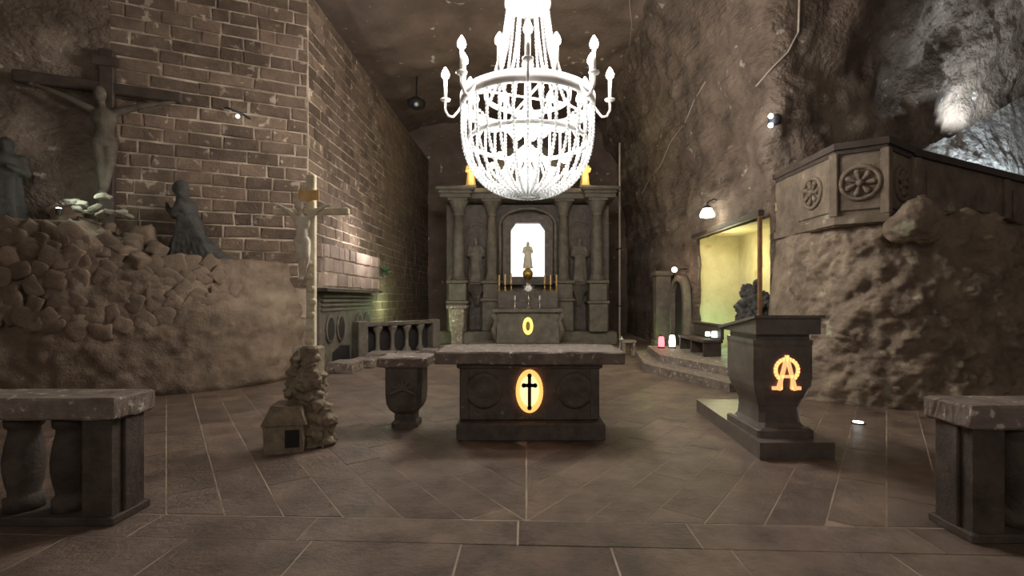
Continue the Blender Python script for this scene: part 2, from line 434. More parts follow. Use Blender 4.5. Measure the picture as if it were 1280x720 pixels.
# end wall and ceiling
def rock_end(u, v):
    q = Vector((-7 + u * 14, 22.2, -.1 + v * 11)); return q + Vector((0, -(.3 * fbm(q, .5) + .2 * facet(q, .9)), 0))
tag(surf_obj('wall_back', surf(rock_end, 90, 70), 'rock_ceiling'), 'dark rock end wall behind the carved altarpiece', 'wall', kind='structure')
def rock_ceil(u, v):
    q = Vector((-12 + u * 27, -3 + v * 26, 0)); z = 9.7 - .012 * (q.x - 0) ** 2
    q.z = z + .35 * fbm(Vector((q.x, q.y, 3)), .35) + .12 * facet(q, .7); return q
cl_mb = surf(rock_ceil, 110, 110)
tag(surf_obj('ceiling', cl_mb, 'rock_ceiling'), 'dark rock ceiling speckled with white salt', 'ceiling', kind='structure')
CE = BVHTree.FromPolygons([Vector(v) for v in cl_mb.v], cl_mb.f)

# ---- ledge on the left with its boulders
lp, LT = path_fn([(-12, 6.9), (-8.0, 7.25), (-6.6, 7.5), (-5.9, 7.77), (-5.4, 8.1), (-4.98, 8.6), (-4.7, 9.2), (-4.5, 10.15)])
def ledge_top(x): return 2.3 + max(0, min(1, (-6.5 - x) / .7)) * .55
def ledge(u, v):
    p, d = lp(u); n = Vector((d.y, -d.x, 0)); zt = ledge_top(p.x)
    if v < .62:
        t = v / .62; z = -.05 + (zt + .05) * t; back = .05 + .28 * t ** 2 + .0
        if t < .06: back += .12 * (.06 - t) / .06
    else:
        t = (v - .62) / .38; z = zt + .06 * math.sin(t * 3); back = .33 + t * 2.0
    q = Vector((p.x, p.y, z)) - n * back
    a = .10 * fbm(q, 1.1) + .05 * (facet(q, 2.6) - .3) + .035 * fbm(q, 5)
    q = q + n * a * (1 if v < .62 else 0); q.z += a * (0 if v < .62 else .6)
    return q
lg = surf_obj('wall_ledge', surf(ledge, 170, 90), 'ledge'); tag(lg, 'low rock ledge wall with rubble boulders on the left', 'wall', kind='structure')
def boulder_mesh(mt, flat=1.0):
    mb = MB().ball((0, 0, 0), 1, 14, 9); sd = Vector((random.random() * 50, random.random() * 50, 0)); vs_ = []
    for p in mb.v:
        q = Vector(p); k = 1 + .35 * noise.noise(q * 1.1 + sd) + .12 * noise.noise(q * 3 + sd)
        q = Vector([max(-.68, min(.68, c)) for c in q]) * k; q.z *= flat; vs_.append(tuple(q))
    mb.v = vs_; return mb.mesh('stone', mt, True)
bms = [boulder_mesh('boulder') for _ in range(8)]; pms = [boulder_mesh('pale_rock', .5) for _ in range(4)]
def stone(me, p, s, rot=None):
    ob = bpy.data.objects.new('stone', me); COL.objects.link(ob); ob.parent = lg; ob.location = p
    ob.scale = s if isinstance(s, tuple) else (s, s, s); ob.rotation_euler = rot or (random.uniform(-.5, .5), random.uniform(-.5, .5), random.uniform(0, 6)); return ob
for row in range(9):
    s = 3.0 + (row % 2) * .15
    while s < LT - 1.75 - (row % 3) * .12:
        p, d = lp(s / LT); n = Vector((d.y, -d.x, 0)); z = 1.22 + row * .195 + .12 * math.sin(s * 2.1 + row) + random.uniform(-.05, .05); t = min(1, z / ledge_top(p.x))
        if z > ledge_top(p.x) + .02: s += .3; continue
        r = random.uniform(.165, .225)
        q = Vector((p.x, p.y, z)) - n * (.05 + .28 * t * t + .04)
        ob = stone(random.choice(bms), q, (r * random.uniform(.9, 1.25), r * .45, r * random.uniform(.85, 1.1)), (random.uniform(-.15, .15), random.uniform(-3, 3), math.atan2(d.y, d.x) + random.uniform(-.15, .15)))
        s += random.uniform(.25, .33)
for _ in range(26):                   # loose rocks heaped towards the large crucifix
    px = random.uniform(70, 205); Y = random.uniform(7.9, 8.4); py = 262 + (px - 70) * .28 + (8.4 - Y) * 70
    q = P(px, py, Y); stone(random.choice(bms), q, random.uniform(.13, .22))
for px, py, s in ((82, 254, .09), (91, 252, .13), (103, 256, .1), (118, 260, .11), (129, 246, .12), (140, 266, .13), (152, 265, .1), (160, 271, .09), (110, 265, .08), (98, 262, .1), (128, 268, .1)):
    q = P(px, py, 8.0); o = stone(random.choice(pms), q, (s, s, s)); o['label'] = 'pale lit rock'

# ---- right outcrop under the pulpit
op, OT = path_fn([(4.62, 9.15), (4.6, 7.9), (4.95, 7.15), (6.1, 6.75), (7.6, 6.95), (9.6, 7.7), (13, 9.5)])
def outcrop(u, v):
    p, d = op(u); n = Vector((-d.y, d.x, 0)) * -1
    zt = 2.88 - .35 * max(0, min(1, (p.x - 6.6) / 2.0))
    if v < .75:
        t = v / .75; z = -.05 + (zt + .05) * t; back = .22 * t ** 1.5 - .08
    else:
        t = (v - .75) / .25; z = zt + .08 * t; back = .14 + t * 1.7
    q = Vector((p.x, p.y, z)) - n * back
    w = Vector((q.x, q.y, q.z * .8))
    a = .14 * fbm(w, 1.0) + .15 * (facet(w, 1.7) - .35) + .12 * (facet(w + Vector((.3, .2, .1)) * fbm(w, 2), 3.4) - .3) + .06 * fbm(w, 4.5) + .03 * facet(w, 8)
    k = min(1, u * 9)
    return q + (n * a if v < .75 else Vector((0, 0, a * .5))) * k
oc = surf_obj('wall_outcrop', surf(outcrop, 300, 170), 'rock_mass'); tag(oc, 'craggy rock outcrop carrying the carved pulpit', 'wall', kind='structure')
# sloping pale slab of rock behind the parapet
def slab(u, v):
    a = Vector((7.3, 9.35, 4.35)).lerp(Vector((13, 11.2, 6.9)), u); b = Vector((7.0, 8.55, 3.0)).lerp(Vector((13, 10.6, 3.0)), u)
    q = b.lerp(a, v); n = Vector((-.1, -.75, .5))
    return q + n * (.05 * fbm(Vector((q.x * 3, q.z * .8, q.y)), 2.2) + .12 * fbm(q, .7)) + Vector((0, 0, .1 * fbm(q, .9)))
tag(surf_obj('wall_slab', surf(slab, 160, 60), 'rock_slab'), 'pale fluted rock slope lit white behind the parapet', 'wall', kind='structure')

# ---- lit niche in the right wall
nb = MB()
x0, x1 = 4.45, 5.7; ya, yb, zt = NY0 - .12, NY1 + .12, NZ + .1
nb.add([(x1, ya, 0), (x1, yb, 0), (x1, yb, zt), (x1, ya, zt)], [(0, 1, 2, 3)])
nb.box(x0 + .32, x1, ya - .15, ya, 0, zt); nb.box(x0 + .2, x1, yb, yb + .15, 0, zt); nb.box(x0 + .25, x1 + .1, ya, yb + .15, zt, zt + .15)
nw = part('wall_niche', nb, 'plaster'); tag(nw, 'yellow plastered niche recess in the right wall', 'wall', kind='structure')
np_ = thing('timber_frame', 'orange brown timber post and beam framing the yellow niche', 'frame', (4.42, NY0 - .06, .3))
part('post', MB().box(-.035, .035, -.035, .035, 0, 2.85, .008), 'wood_post', np_)
part('beam', MB().box(-.06, .06, -.06, 3.6, 2.86, 2.97, .01), 'wood_dark', np_)

# ---- steps on the right
def steps(name, poly, z0, z1, label):
    return tag(part(name, MB().prism(poly, z0, z1), 'stone_salt'), label, 'step')
steps('stone_step', [(2.6, 10.6), (3.45, 8.15), (4.5, 8.3), (4.5, 13.2), (3.0, 13.2)], -.02, .16, 'lower broad stone step before the yellow niche')
steps('stone_step', [(3.05, 11.0), (3.75, 8.9), (4.6, 9.0), (5.6, 9.3), (5.6, 12.7), (4.6, 13.1), (3.3, 13.1)], .16, .31, 'upper broad stone step before the yellow niche')

# =================================================================== ALTAR TABLE
al = thing('altar_table', 'massive grey stone altar table with a glowing oval emblem', 'altar', (.035, 5.36, 0))
part('plinth', MB().box(-.82, .85, .0, .95, 0, .2, .015), 'stone_dark', al)
part('base_block', MB().box(-.80, .80, .12, .85, .2, .86, .02), 'stone_dark', al)
part('cornice', MB().box(-.83, .83, .09, .88, .80, .86, .015), 'stone_dark', al)
def slab_mb(x0, x1, y0, y1, z0, z1, c=.015, n=14, j=.006):
    mb = MB(); rings = []
    for k, (z, i) in enumerate(((z0, c), (z0 + c, 0), ((z0 + z1) / 2, 0), (z1 - c, 0), (z1, c))):
        r = []
        for e in range(4):
            for q in range(n):
                t = q / n
                a = [(x0 + i, y0 + i), (x1 - i, y0 + i), (x1 - i, y1 - i), (x0 + i, y1 - i)]
                p, s = a[e], a[(e + 1) % 4]
                r.append((p[0] + (s[0] - p[0]) * t + random.uniform(-j, j), p[1] + (s[1] - p[1]) * t + random.uniform(-j, j), z + random.uniform(-j, j) * .6))
        rings.append(r)
    return mb.loft(rings)
part('tabletop', slab_mb(-1.065, 1.072, .0, .92, .86, 1.0), 'stone_salt', al)
for s in (-1, 1):                     # carved roundels on the front
    ro = MB().lathe([(.21, 0), (.21, .02), (.17, .035), (.14, .02), (.05, .03), (.02, .045)], 20)
    ro.xform(Matrix.Translation((s * .52, .125, .55)) @ Matrix.Rotation(R(90), 4, 'X')); part('roundel', ro, 'stone_dark', al, True)
    part('corner_pilaster', MB().box(s * .74 - .05, s * .74 + .05, .1, .16, .22, .8, .008), 'stone_dark', al)
def oval(rx, rz, y0, y1, n=36, c=(0, 0)): return MB().vprism([(c[0] + rx * math.cos(2 * math.pi * i / n), c[1] + rz * math.sin(2 * math.pi * i / n)) for i in range(n)], y0, y1)
em = part('oval_emblem', oval(.155, .245, .085, .13, c=(0, .545)), 'emblem_oval', al); em['label'] = 'glowing amber oval emblem'
part('glow_centre', oval(.105, .17, .078, .09, c=(0, .55)), 'emblem_core', em)
cr = MB().box(-.02, .02, .062, .078, .36, .72).box(-.07, .07, .062, .078, .595, .635)
for cx, cz in ((0, .725), (-.065, .615), (.065, .615), (0, .615), (0, .36)):
    t = MB().lathe([(.026, 0), (.026, .018)], 12); t.xform(Matrix.Translation((cx, .08, cz)) @ Matrix.Rotation(R(90), 4, 'X')); cr.add(t.v, t.f)
part('cross', cr, 'wood_dark', em)['label'] = 'dark cross silhouette'

# =================================================================== LECTERN
le = thing('lectern', 'dark polished stone lectern with glowing orange letters', 'lectern', (2.33, 4.75, 0))
part('base_slab', MB().prism([(-.02, 0), (.73, .01), (.86, 2.05), (.08, 2.05)], 0, .17), 'lectern_stone', le)
def rect(w, d, c, z, cx=.33, cy=.55): # chamfered rectangle ring
    a, b, e, h = cx - w / 2, cx + w / 2, cy - d / 2, cy + d / 2
    return [(a + c, e, z), (b - c, e, z), (b, e + c, z), (b, h - c, z), (b - c, h, z), (a + c, h, z), (a, h - c, z), (a, e + c, z)]
part('plinth', MB().loft([rect(.58, .78, .02, .17), rect(.58, .78, .02, .24), rect(.54, .74, .03, .26)]), 'lectern_stone', le)
part('neck', MB().loft([rect(.50, .66, .05, .25), rect(.44, .60, .05, .30), rect(.42, .58, .05, .40), rect(.43, .58, .05, .47)]), 'lectern_stone', le)
prof = [(.43, .58, .47), (.47, .62, .53), (.54, .69, .60), (.59, .74, .68), (.61, .76, .78), (.61, .76, 1.10), (.62, .77, 1.13), (.62, .77, 1.17)]
part('body', MB().loft([rect(w, d, .06, z) for w, d, z in prof]), 'lectern_stone', le)
part('rim', MB().loft([rect(.55, .70, .03, 1.17), rect(.55, .70, .03, 1.235)]), 'lectern_stone', le)
dk = MB().loft([[(.0, .12, 1.235), (.66, .12, 1.235), (.66, .98, 1.235), (.0, .98, 1.235)], [(.0, .12, 1.40), (.66, .12, 1.40), (.66, .98, 1.25), (.0, .98, 1.25)]])
part('desk', dk, 'lectern_stone', le)
dk = MB().loft([[(-.03, .09, 1.40), (.69, .09, 1.40), (.69, 1.01, 1.245), (-.03, 1.01, 1.245)], [(-.03, .09, 1.43), (.69, .09, 1.43), (.69, 1.01, 1.275), (-.03, 1.01, 1.275)]])
part('desk_top', dk, 'lectern_stone', le)
# letters A and omega: flat glowing strokes
def strokes(mb, pts, w, y0, y1):
    for a, b in zip(pts, pts[1:]):
        a = Vector(a); b = Vector(b); d = (b - a).normalized(); n = Vector((-d.y, d.x)) * w / 2; e = d * w * .3
        mb.vprism([tuple(a - e - n), tuple(b + e - n), tuple(b + e + n), tuple(a - e + n)], y0, y1)
LXc, LZc = .335, .83; fy = .55 - .76 / 2
om = MB(); arc = [(LXc + .115 * math.cos(t), LZc + .035 + .115 * math.sin(t)) for t in [R(-58 + i * (296 / 18)) for i in range(19)]]
strokes(om, [(LXc + .135, LZc - .15), (LXc + .06, LZc - .15)] + arc[0:1] + arc + [(LXc - .06, LZc - .15), (LXc - .135, LZc - .15)], .034, fy - .014, fy + .01)
part('omega_letter', om, 'emblem_letter', le)['label'] = 'glowing orange omega letter'
am = MB(); strokes(am, [(LXc - .085, LZc - .16), (LXc, LZc + .175), (LXc + .085, LZc - .16)], .036, fy - .02, fy + .008); strokes(am, [(LXc - .05, LZc - .03), (LXc + .05, LZc - .03)], .028, fy - .02, fy + .008)
part('alpha_letter', am, 'emblem_letter', le)['label'] = 'glowing orange letter A'

# =================================================================== SMALL PEDESTAL
pd = thing('stone_pedestal', 'small carved stone pedestal with slab top left of the altar', 'pedestal', (-1.5, 5.85, 0))
part('slab', slab_mb(-.31, .30, -.05, .5, .76, .88, n=6), 'stone_salt', pd)
def rr(w, d, z, c=.05): return rect(w, d, c, z, -.01, .22)
part('body', MB().loft([rr(.24, .3, .0), rr(.26, .3, .12), rr(.26, .3, .17), rr(.36, .38, .22), rr(.43, .42, .30), rr(.45, .44, .42), rr(.45, .44, .76)]), 'stone_dark', pd)
fol = MB()
for i in range(7):
    a = R(-90 + (i - 3) * 28); fol.cap((0, 0, .5), .03, (.15 * math.sin((i - 3) * .5), -.0, .5 + .18 * math.cos((i - 3) * .5) - .08), .015, 6)
part('carved_leaf', fol, 'stone_carved', pd, True, loc=(-.01, -.005, .0))
part('foot', MB().loft([rr(.32, .36, .0), rr(.32, .36, .06), rr(.25, .3, .09)]), 'stone_dark', pd)

# =================================================================== STANDING CRUCIFIX
sc = thing('standing_crucifix', 'tall salt stone processional crucifix on a carved miniature chapel base', 'crucifix', (-2.39, 5.15, 0))
def corpus(height, spread, drop, bend=.05):
    """crucified figure facing -Y; soles at z=0, shoulder height ~.8h"""
    h = height; sh = .80 * h; mb = MB()
    mb.ball((-.02 * h, -.035 * h, .93 * h), (.052 * h, .06 * h, .075 * h))
    mb.cap((-.01 * h, -.01 * h, .80 * h), .032 * h, (-.015 * h, -.025 * h, .89 * h), .03 * h)
    mb.ball((0, 0, .71 * h), (.105 * h, .07 * h, .11 * h)); mb.cap((0, 0, .62 * h), .075 * h, (0, .0, .50 * h), .08 * h)
    mb.ball((0, 0, .50 * h), (.10 * h, .085 * h, .07 * h))
    for s in (-1, 1):
        e = (s * spread * .55, .0, sh + drop * .45); hnd = (s * spread, .02 * h, sh + drop)
        mb.cap((s * .095 * h, 0, .785 * h), .037 * h, e, .030 * h); mb.cap(e, .029 * h, hnd, .02 * h)
        mb.ball((s * (spread + .03 * h), .02 * h, sh + drop + .005 * h), (.035 * h, .014 * h, .02 * h))
        k = (s * .035 * h + bend * h, -.06 * h, .28 * h)
        mb.cap((s * .05 * h, 0, .47 * h), .058 * h, k, .042 * h); mb.cap(k, .042 * h, (s * .012 * h, .0, .05 * h), .026 * h)
        mb.cap((s * .012 * h, 0, .045 * h), .025 * h, (s * .015 * h, -.045 * h, .005 * h), .02 * h)
    return mb
part('shaft', MB().box(-.045, .045, -.04, .04, .85, 2.95, .012), 'salt_post', sc, loc=(.04, .1, 0))
part('crossbar', MB().box(-.42, .42, -.035, .035, 2.51, 2.585, .012), 'salt_post', sc, loc=(.04, .095, 0), rz=R(-3))
kn = MB()
for z in [1.0 + .14 * i for i in range(8)]: kn.ball((.04 + .02 * math.sin(z * 9), .065, z), (.05, .03, .045))
part('carved_vine', kn, 'salt_post', sc, True)
blob('corpus', corpus(.86, .26, .12), 'corpus_pale', sc, .012, 2, loc=(-.03, .03, 1.80))
pq = MB().loft([[(x, .045 + .01 * math.sin(x * 40), z) for z in (2.66, 2.77)] + [(x, .035 + .01 * math.sin(x * 40), z) for z in (2.77, 2.66)] for x in [-.07 + .22 * i / 10 for i in range(11)]])
part('scroll_plaque', pq, 'plaque_gold', sc)['label'] = 'golden scroll plaque'
part('support_block', MB().box(-.05, .15, -.0, .2, .62, 1.08, .02), 'salt_base', sc)
bl = MB().ball((.02, .1, .52), (.2, .17, .22)).ball((.0, .12, .25), (.24, .2, .3)).ball((.15, .05, .36), (.1, .1, .16)).ball((-.13, .04, .45), (.09, .09, .2)).ball((.2, .1, .18), (.13, .14, .24)).box(-.22, .26, -.05, .3, 0, .16).ball((.06, -.02, .62), (.13, .1, .12)).cap((.14, 0, .78), .04, (.2, -.05, .55), .05).cap((-.1, 0, .8), .05, (-.18, -.04, .5), .06)
bl.xform(Matrix.Diagonal((.88, .9, 1.2, 1))); blob('rockwork', bl, 'salt_base', sc, .014, 1, .07, 9)
ho = MB().vprism([(-.17, 0), (.15, 0), (.15, .28), (.12, .40), (-.1, .43), (-.19, .28)], -.16, .1); ho.xform(Matrix.Rotation(R(12), 4, 'Z'))
cp = part('miniature_chapel', ho, 'salt_base', sc, loc=(-.13, -.04, 0)); cp.scale = (1.15, 1.1, 1.1)
rf = MB().vprism([(-.2, .27), (.18, .27), (.13, .43), (-.11, .46)], -.19, .13); rf.xform(Matrix.Rotation(R(12), 4, 'Z')); part('roof', rf, 'salt_base', cp)
dw = MB().box(-.0, .12, -.175, -.15, .06, .22); dw.xform(Matrix.Rotation(R(12), 4, 'Z')); part('doorway', dw, 'opening_dark', cp)
part('candle_stub', MB().lathe([(.035, 0), (.035, .14), (.02, .15)], 12, (-.09, .02, .93)), 'wax', sc)['label'] = 'short pale candle stub'

# =================================================================== FRONT BALUSTRADES
def baluster_mesh(h, r):
    return MB().lathe([(r * 1.2, 0), (r * 1.2, .09), (r * 1.0, .10), (r * .95, .13), (r * 1.12, .2), (r * 1.25, .29), (r * 1.27, .36), (r * 1.15, .46), (r * .95, h - .13), (r * .93, h - .1), (r * 1.15, h - .08), (r * 1.2, h)], 18).mesh('baluster', 'balustrade_stone', True)
BAL = baluster_mesh(.69, .095)
def balustrade(x_end, y, side, label):
    t = thing('balustrade', label, 'balustrade', (x_end, y, 0), group='stone balustrades flanking the sanctuary step')
    s = side
    def bx(a, b, *r): return (min(s * a, s * b), max(s * a, s * b)) + r
    part('handrail', slab_mb(*bx(0, 3.3), -.01, .36, .745, .90, n=18), 'stone_salt', t)
    part('base_rail', MB().box(*bx(.02, 3.2), -.0, .35, 0, .06, .008), 'balustrade_stone', t)
    for k in range(3):
        o = .05 + k * 1.5
        p = part('post', MB().box(*bx(o, o + .21), .02, .33, 0, .75, .012), 'balustrade_stone', t)
        part('post_groove', MB().box(*bx(o - .022, o), .12, .25, .0, .74, .006), 'balustrade_stone', p)
    for k in range(7):
        o = .46 + k * .35
        if abs(o - 1.65) < .17 or abs(o - 3.15) < .2: continue
        b = link('baluster', BAL, t, (s * o, .17, .06))
    return t
balustrade(-2.88, 3.36, -1, 'stone balustrade with heavy salt handrail at the left edge')
balustrade(2.88, 3.12, 1, 'stone balustrade with heavy salt handrail at the right edge')

# =================================================================== CHANDELIER
CY = 7.5
ch = thing('chandelier', 'large blazing crystal chandelier hung with bead strings', 'chandelier', (.02, CY, 3.2))
def bead_string(pts, r, step):
    pts = [Vector(p) for p in pts]; mb = MB(); d = 0; nxt = 0
    for a, b in zip(pts, pts[1:]):
        l = (b - a).length
        while nxt <= d + l:
            p = a.lerp(b, (nxt - d) / l); mb.ball(p, (r, r, r * 1.15), 7, 4); nxt += step
        d += l
    return mb
RZ, RR_ = 1.42, 1.02             # ring height above the chandelier's bottom, radius
def band(r0, r1, z0, z1, seg=64): 
    return MB().loft([[(r * math.cos(2 * math.pi * j / seg), r * math.sin(2 * math.pi * j / seg), z) for j in range(seg)] for r, z in ((r0, z0), (r1, z0), (r1, z1), (r0, z1), (r0, z0))], cap=False)
part('suspension_rod', MB().lathe([(.02, 3.0), (.02, 6.35)], 8), 'iron', ch)
part('crown', MB().lathe([(.05, 3.18), (.30, 3.12), (.36, 3.04), (.36, 2.98), (.28, 2.95), (.06, 2.9)], 32), 'brass_white', ch, True)
part('shaft', MB().lathe([(.03, .05), (.07, .2), (.12, .35), (.05, .5), (.05, .9), (.14, 1.05), (.16, 1.2), (.06, 1.4), (.05, 1.9), (.10, 2.05), (.05, 2.2), (.05, 2.95)], 18), 'crystal', ch, True)
rg_ = part('ring', band(RR_ - .03, RR_ + .03, RZ - .09, RZ + .08), 'brass_white', ch, True)
part('inner_ring', band(.64, .68, RZ + .10, RZ + .17), 'brass_white', ch, True)
part('lower_ring', band(.90, .94, .80, .86), 'brass_white', ch, True)
for k in range(4):
    part('spoke', MB().tube([(.05, 0, RZ + .12), (.66, 0, RZ + .12), (RR_ - .02, 0, RZ)], .018, 8), 'brass_white', ch, rz=R(45 * k * 2 + 20))
up = bead_string([(.31, 0, 2.98), (.36, 0, 2.6), (.43, 0, 2.2), (.53, 0, 1.85), (.66, 0, RZ + .16)], .026, .054).mesh('bead_string', 'crystal', True)
for k in range(16): link('upper_bead_string', up, ch, rz=2 * math.pi * k / 16)
bk = [(RR_, RZ - .05)] + [(RR_ * math.cos(a) ** .75 if a < 1.5 else .03, 1.0 - 1.0 * math.sin(a)) for a in [i * math.pi / 2 / 14 for i in range(14)]] + [(.12, .0)]
bs = bead_string([(r, 0, z) for r, z in bk], .027, .056).mesh('bead_string', 'crystal', True)
for k in range(32): link('basket_bead_string', bs, ch, rz=2 * math.pi * k / 32)
inn = bead_string([(.07, 0, .75), (.30, 0, .55), (.42, 0, .32), (.34, 0, .14), (.08, 0, .02)], .026, .054).mesh('bead_string', 'crystal', True)
for k in range(16): link('inner_bead_string', inn, ch, rz=2 * math.pi * k / 16)
sw = bead_string([(RR_ - .04, 0, RZ - .05), (.6, 0, RZ - .34), (.16, 0, 1.15)], .022, .05).mesh('bead_string', 'crystal', True)
for k in range(8): link('swag_bead_string', sw, ch, rz=2 * math.pi * (k + .5) / 8)
arm_me = MB().tube([(RR_, 0, RZ), (RR_ + .07, 0, RZ - .1), (RR_ + .14, 0, RZ - .18), (RR_ + .22, 0, RZ - .17), (RR_ + .27, 0, RZ - .08), (RR_ + .265, 0, RZ + .06)], .02, 8).lathe([(.02, 0), (.075, .02), (.08, .04), (.02, .05)], 14, (RR_ + .265, 0, RZ + .05)).mesh('arm', 'brass_white', True)
def candle_me(r, x, z0, h): return MB().lathe([(.028, 0), (.028, h * .98), (.015, h)], 12, (x, 0, z0)).mesh('candle', 'wax', True)
def bulb_me(x, z): return MB().lathe([(.014, 0), (.055, .04), (.06, .08), (.04, .135), (.005, .19)], 12, (x, 0, z)).mesh('bulb', 'bulb', True)  # drawn oversize so the shape takes in the glow around each bulb
ca_o, bu_o = candle_me(.03, RR_ + .265, RZ + .1, .30), bulb_me(RR_ + .265, RZ + .40)
ca_i, bu_i = candle_me(.03, RR_, RZ + .07, .36), bulb_me(RR_, RZ + .43)
for k in range(8):
    a = link('arm', arm_me, ch, rz=2 * math.pi * k / 8)
    link('candle', ca_o, a); link('bulb', bu_o, a)
    c = link('candle', ca_i, ch, rz=2 * math.pi * (k + .5) / 8); link('bulb', bu_i, c)
for k in range(6):
    b = MB().ball((.24, 0, 1.02), .085, 10, 6); part('inner_bulb', b, 'inner_lamp', ch, True, rz=R(60 * k + 15))
    b = MB().ball((.58, 0, .52), .045, 10, 6); part('basket_fill_bulb', b, 'inner_lamp', ch, True, rz=R(60 * k + 45))  # second row: bulbs added to whiten the basket beads
dr = part('pendant_drop', MB().lathe([(.02, -.03), (.06, -.01), (.07, .03), (.02, .06)], 12), 'crystal', ch, True)

# =================================================================== CARVED ALTARPIECE (end of the chapel)
RY = 16.5
rt = thing('altarpiece', 'tall carved stone altarpiece with four columns at the chapel end', 'altarpiece', (.05, RY, 0))
part('podium', MB().box(-3.1, 3.1, .1, 1.6, 0, .45, .03), 'stone_carved', rt)
part('back_panel', MB().box(-2.95, 2.95, .9, 1.4, .45, 5.0, .02), 'stone_dark', rt)
for s in (-1, 1):
    nc = MB()                                      # arched statue recess, framed
    A = [(s * 1.85 + .36 * math.cos(t), 3.95 + .36 * math.sin(t)) for t in [math.pi * i / 10 for i in range(11)]]
    nc.tube([(s * 1.85 + .36, .86, 2.2)] + [(x, .86, z) for x, z in A] + [(s * 1.85 - .36, .86, 2.2)], .05, 8)
    part('niche_moulding', nc, 'stone_carved', rt, True)
    part('niche_shadow_panel', MB().vprism([(s * 1.85 - .32, 2.15), (s * 1.85 + .32, 2.15)] + [(s * 1.85 + .32 * math.cos(t), 3.95 + .32 * math.sin(t)) for t in [math.pi * i / 10 for i in range(11)]], .87, .9), 'stone_dark', rt)
    part('bracket', MB().loft([[(s * 1.85 - w, y, z) for (w, y) in ((-w0, .9), (-w0, .9 - d), (w0, .9 - d), (w0, .9))] for w0, d, z in ((.06, .1, 1.35), (.14, .2, 1.7), (.36, .45, 2.05), (.4, .5, 2.1), (.4, .5, 2.17))]), 'stone_carved', rt)
    for cx, r, big in ((2.42, .185, 1), (1.27, .17, 0)):
        X = s * cx
        lo = 1.42 if big else 1.5
        part('pedestal', MB().box(X - .32, X + .32, -.1 if big else .2, .9, .45, lo, .03), 'stone_carved', rt)
        pdz = part('pedestal_cap', MB().box(X - .38, X + .38, -.16 if big else .14, .9, lo, lo + .1, .02).box(X - .3, X + .3, -.05 if big else .25, .9, lo + .1, 2.12, .02).box(X - .37, X + .37, -.14 if big else .16, .9, 2.12, 2.22, .02), 'stone_carved', rt)
        cyl = .3 if big else .5
        col = part('column', MB().lathe([(r * 1.4, 2.22), (r * 1.4, 2.3), (r * 1.15, 2.34), (r * 1.25, 2.4), (r, 2.46), (r * 1.03, 3.2), (r * .86, 4.55)], 20, (X, cyl, 0)), 'stone_carved', rt, True)
        part('capital', MB().lathe([(r * .9, 4.5), (r * 1.05, 4.56), (r * .95, 4.62), (r * 1.3, 4.8), (r * 1.8, 4.98)], 16, (X, cyl, 0)).box(X - .34, X + .34, cyl - .34, cyl + .34, 4.98, 5.06, .015), 'stone_carved', col)
    # entablature over each pair of columns
    xa, xb = (1.95, 3.02) if s > 0 else (-3.02, -1.95)
    e = MB().box(xa, xb, -.1, 1.2, 5.06, 5.2, .02).box(xa - .04, xb + .04, -.16, 1.2, 5.2, 5.3, .02).box(xa - .12, xb + .12, -.26, 1.2, 5.3, 5.42, .03)
    part('entablature', e, 'stone_carved', rt)
part('frieze', MB().box(-1.95, 1.95, .12, 1.2, 5.06, 5.25, .02).box(-2.0, 2.0, .04, 1.2, 5.25, 5.4, .02), 'stone_carved', rt)
part('attic', MB().vprism([(-1.5, 5.4), (1.5, 5.4), (1.35, 6.3), (.7, 6.9), (0, 7.15), (-.7, 6.9), (-1.35, 6.3)], .5, 1.2), 'stone_carved', rt)
# frame and backlit window
W = [(-.6, 2.37), (.6, 2.37), (.6, 4.02), (.42, 4.27), (-.42, 4.27), (-.6, 4.02)]
def grow(p, k): return [(x + k * (1 if x > 0 else -1), z + (k if z > 3 else -k)) for x, z in p]
wn = part('glowing_window', MB().vprism(W, .72, .78), 'window_glow', rt); wn['label'] = 'backlit white window panel'
for i in range(6):
    a, b = W[i], W[(i + 1) % 6]; A, B = grow(W, .28)[i], grow(W, .28)[(i + 1) % 6]
    part('frame_bar', MB().vprism([a, b, B, A], .45, .9), 'stone_dark', rt)
part('arch_moulding', MB().tube([(-.98, .5, 2.3), (-.98, .5, 4.2)] + [(.98 * math.cos(t), .5, 4.2 + .6 * math.sin(t)) for t in [math.pi - math.pi * i / 12 for i in range(13)]] + [(.98, .5, 2.3)], .06, 8), 'stone_carved', rt, True)

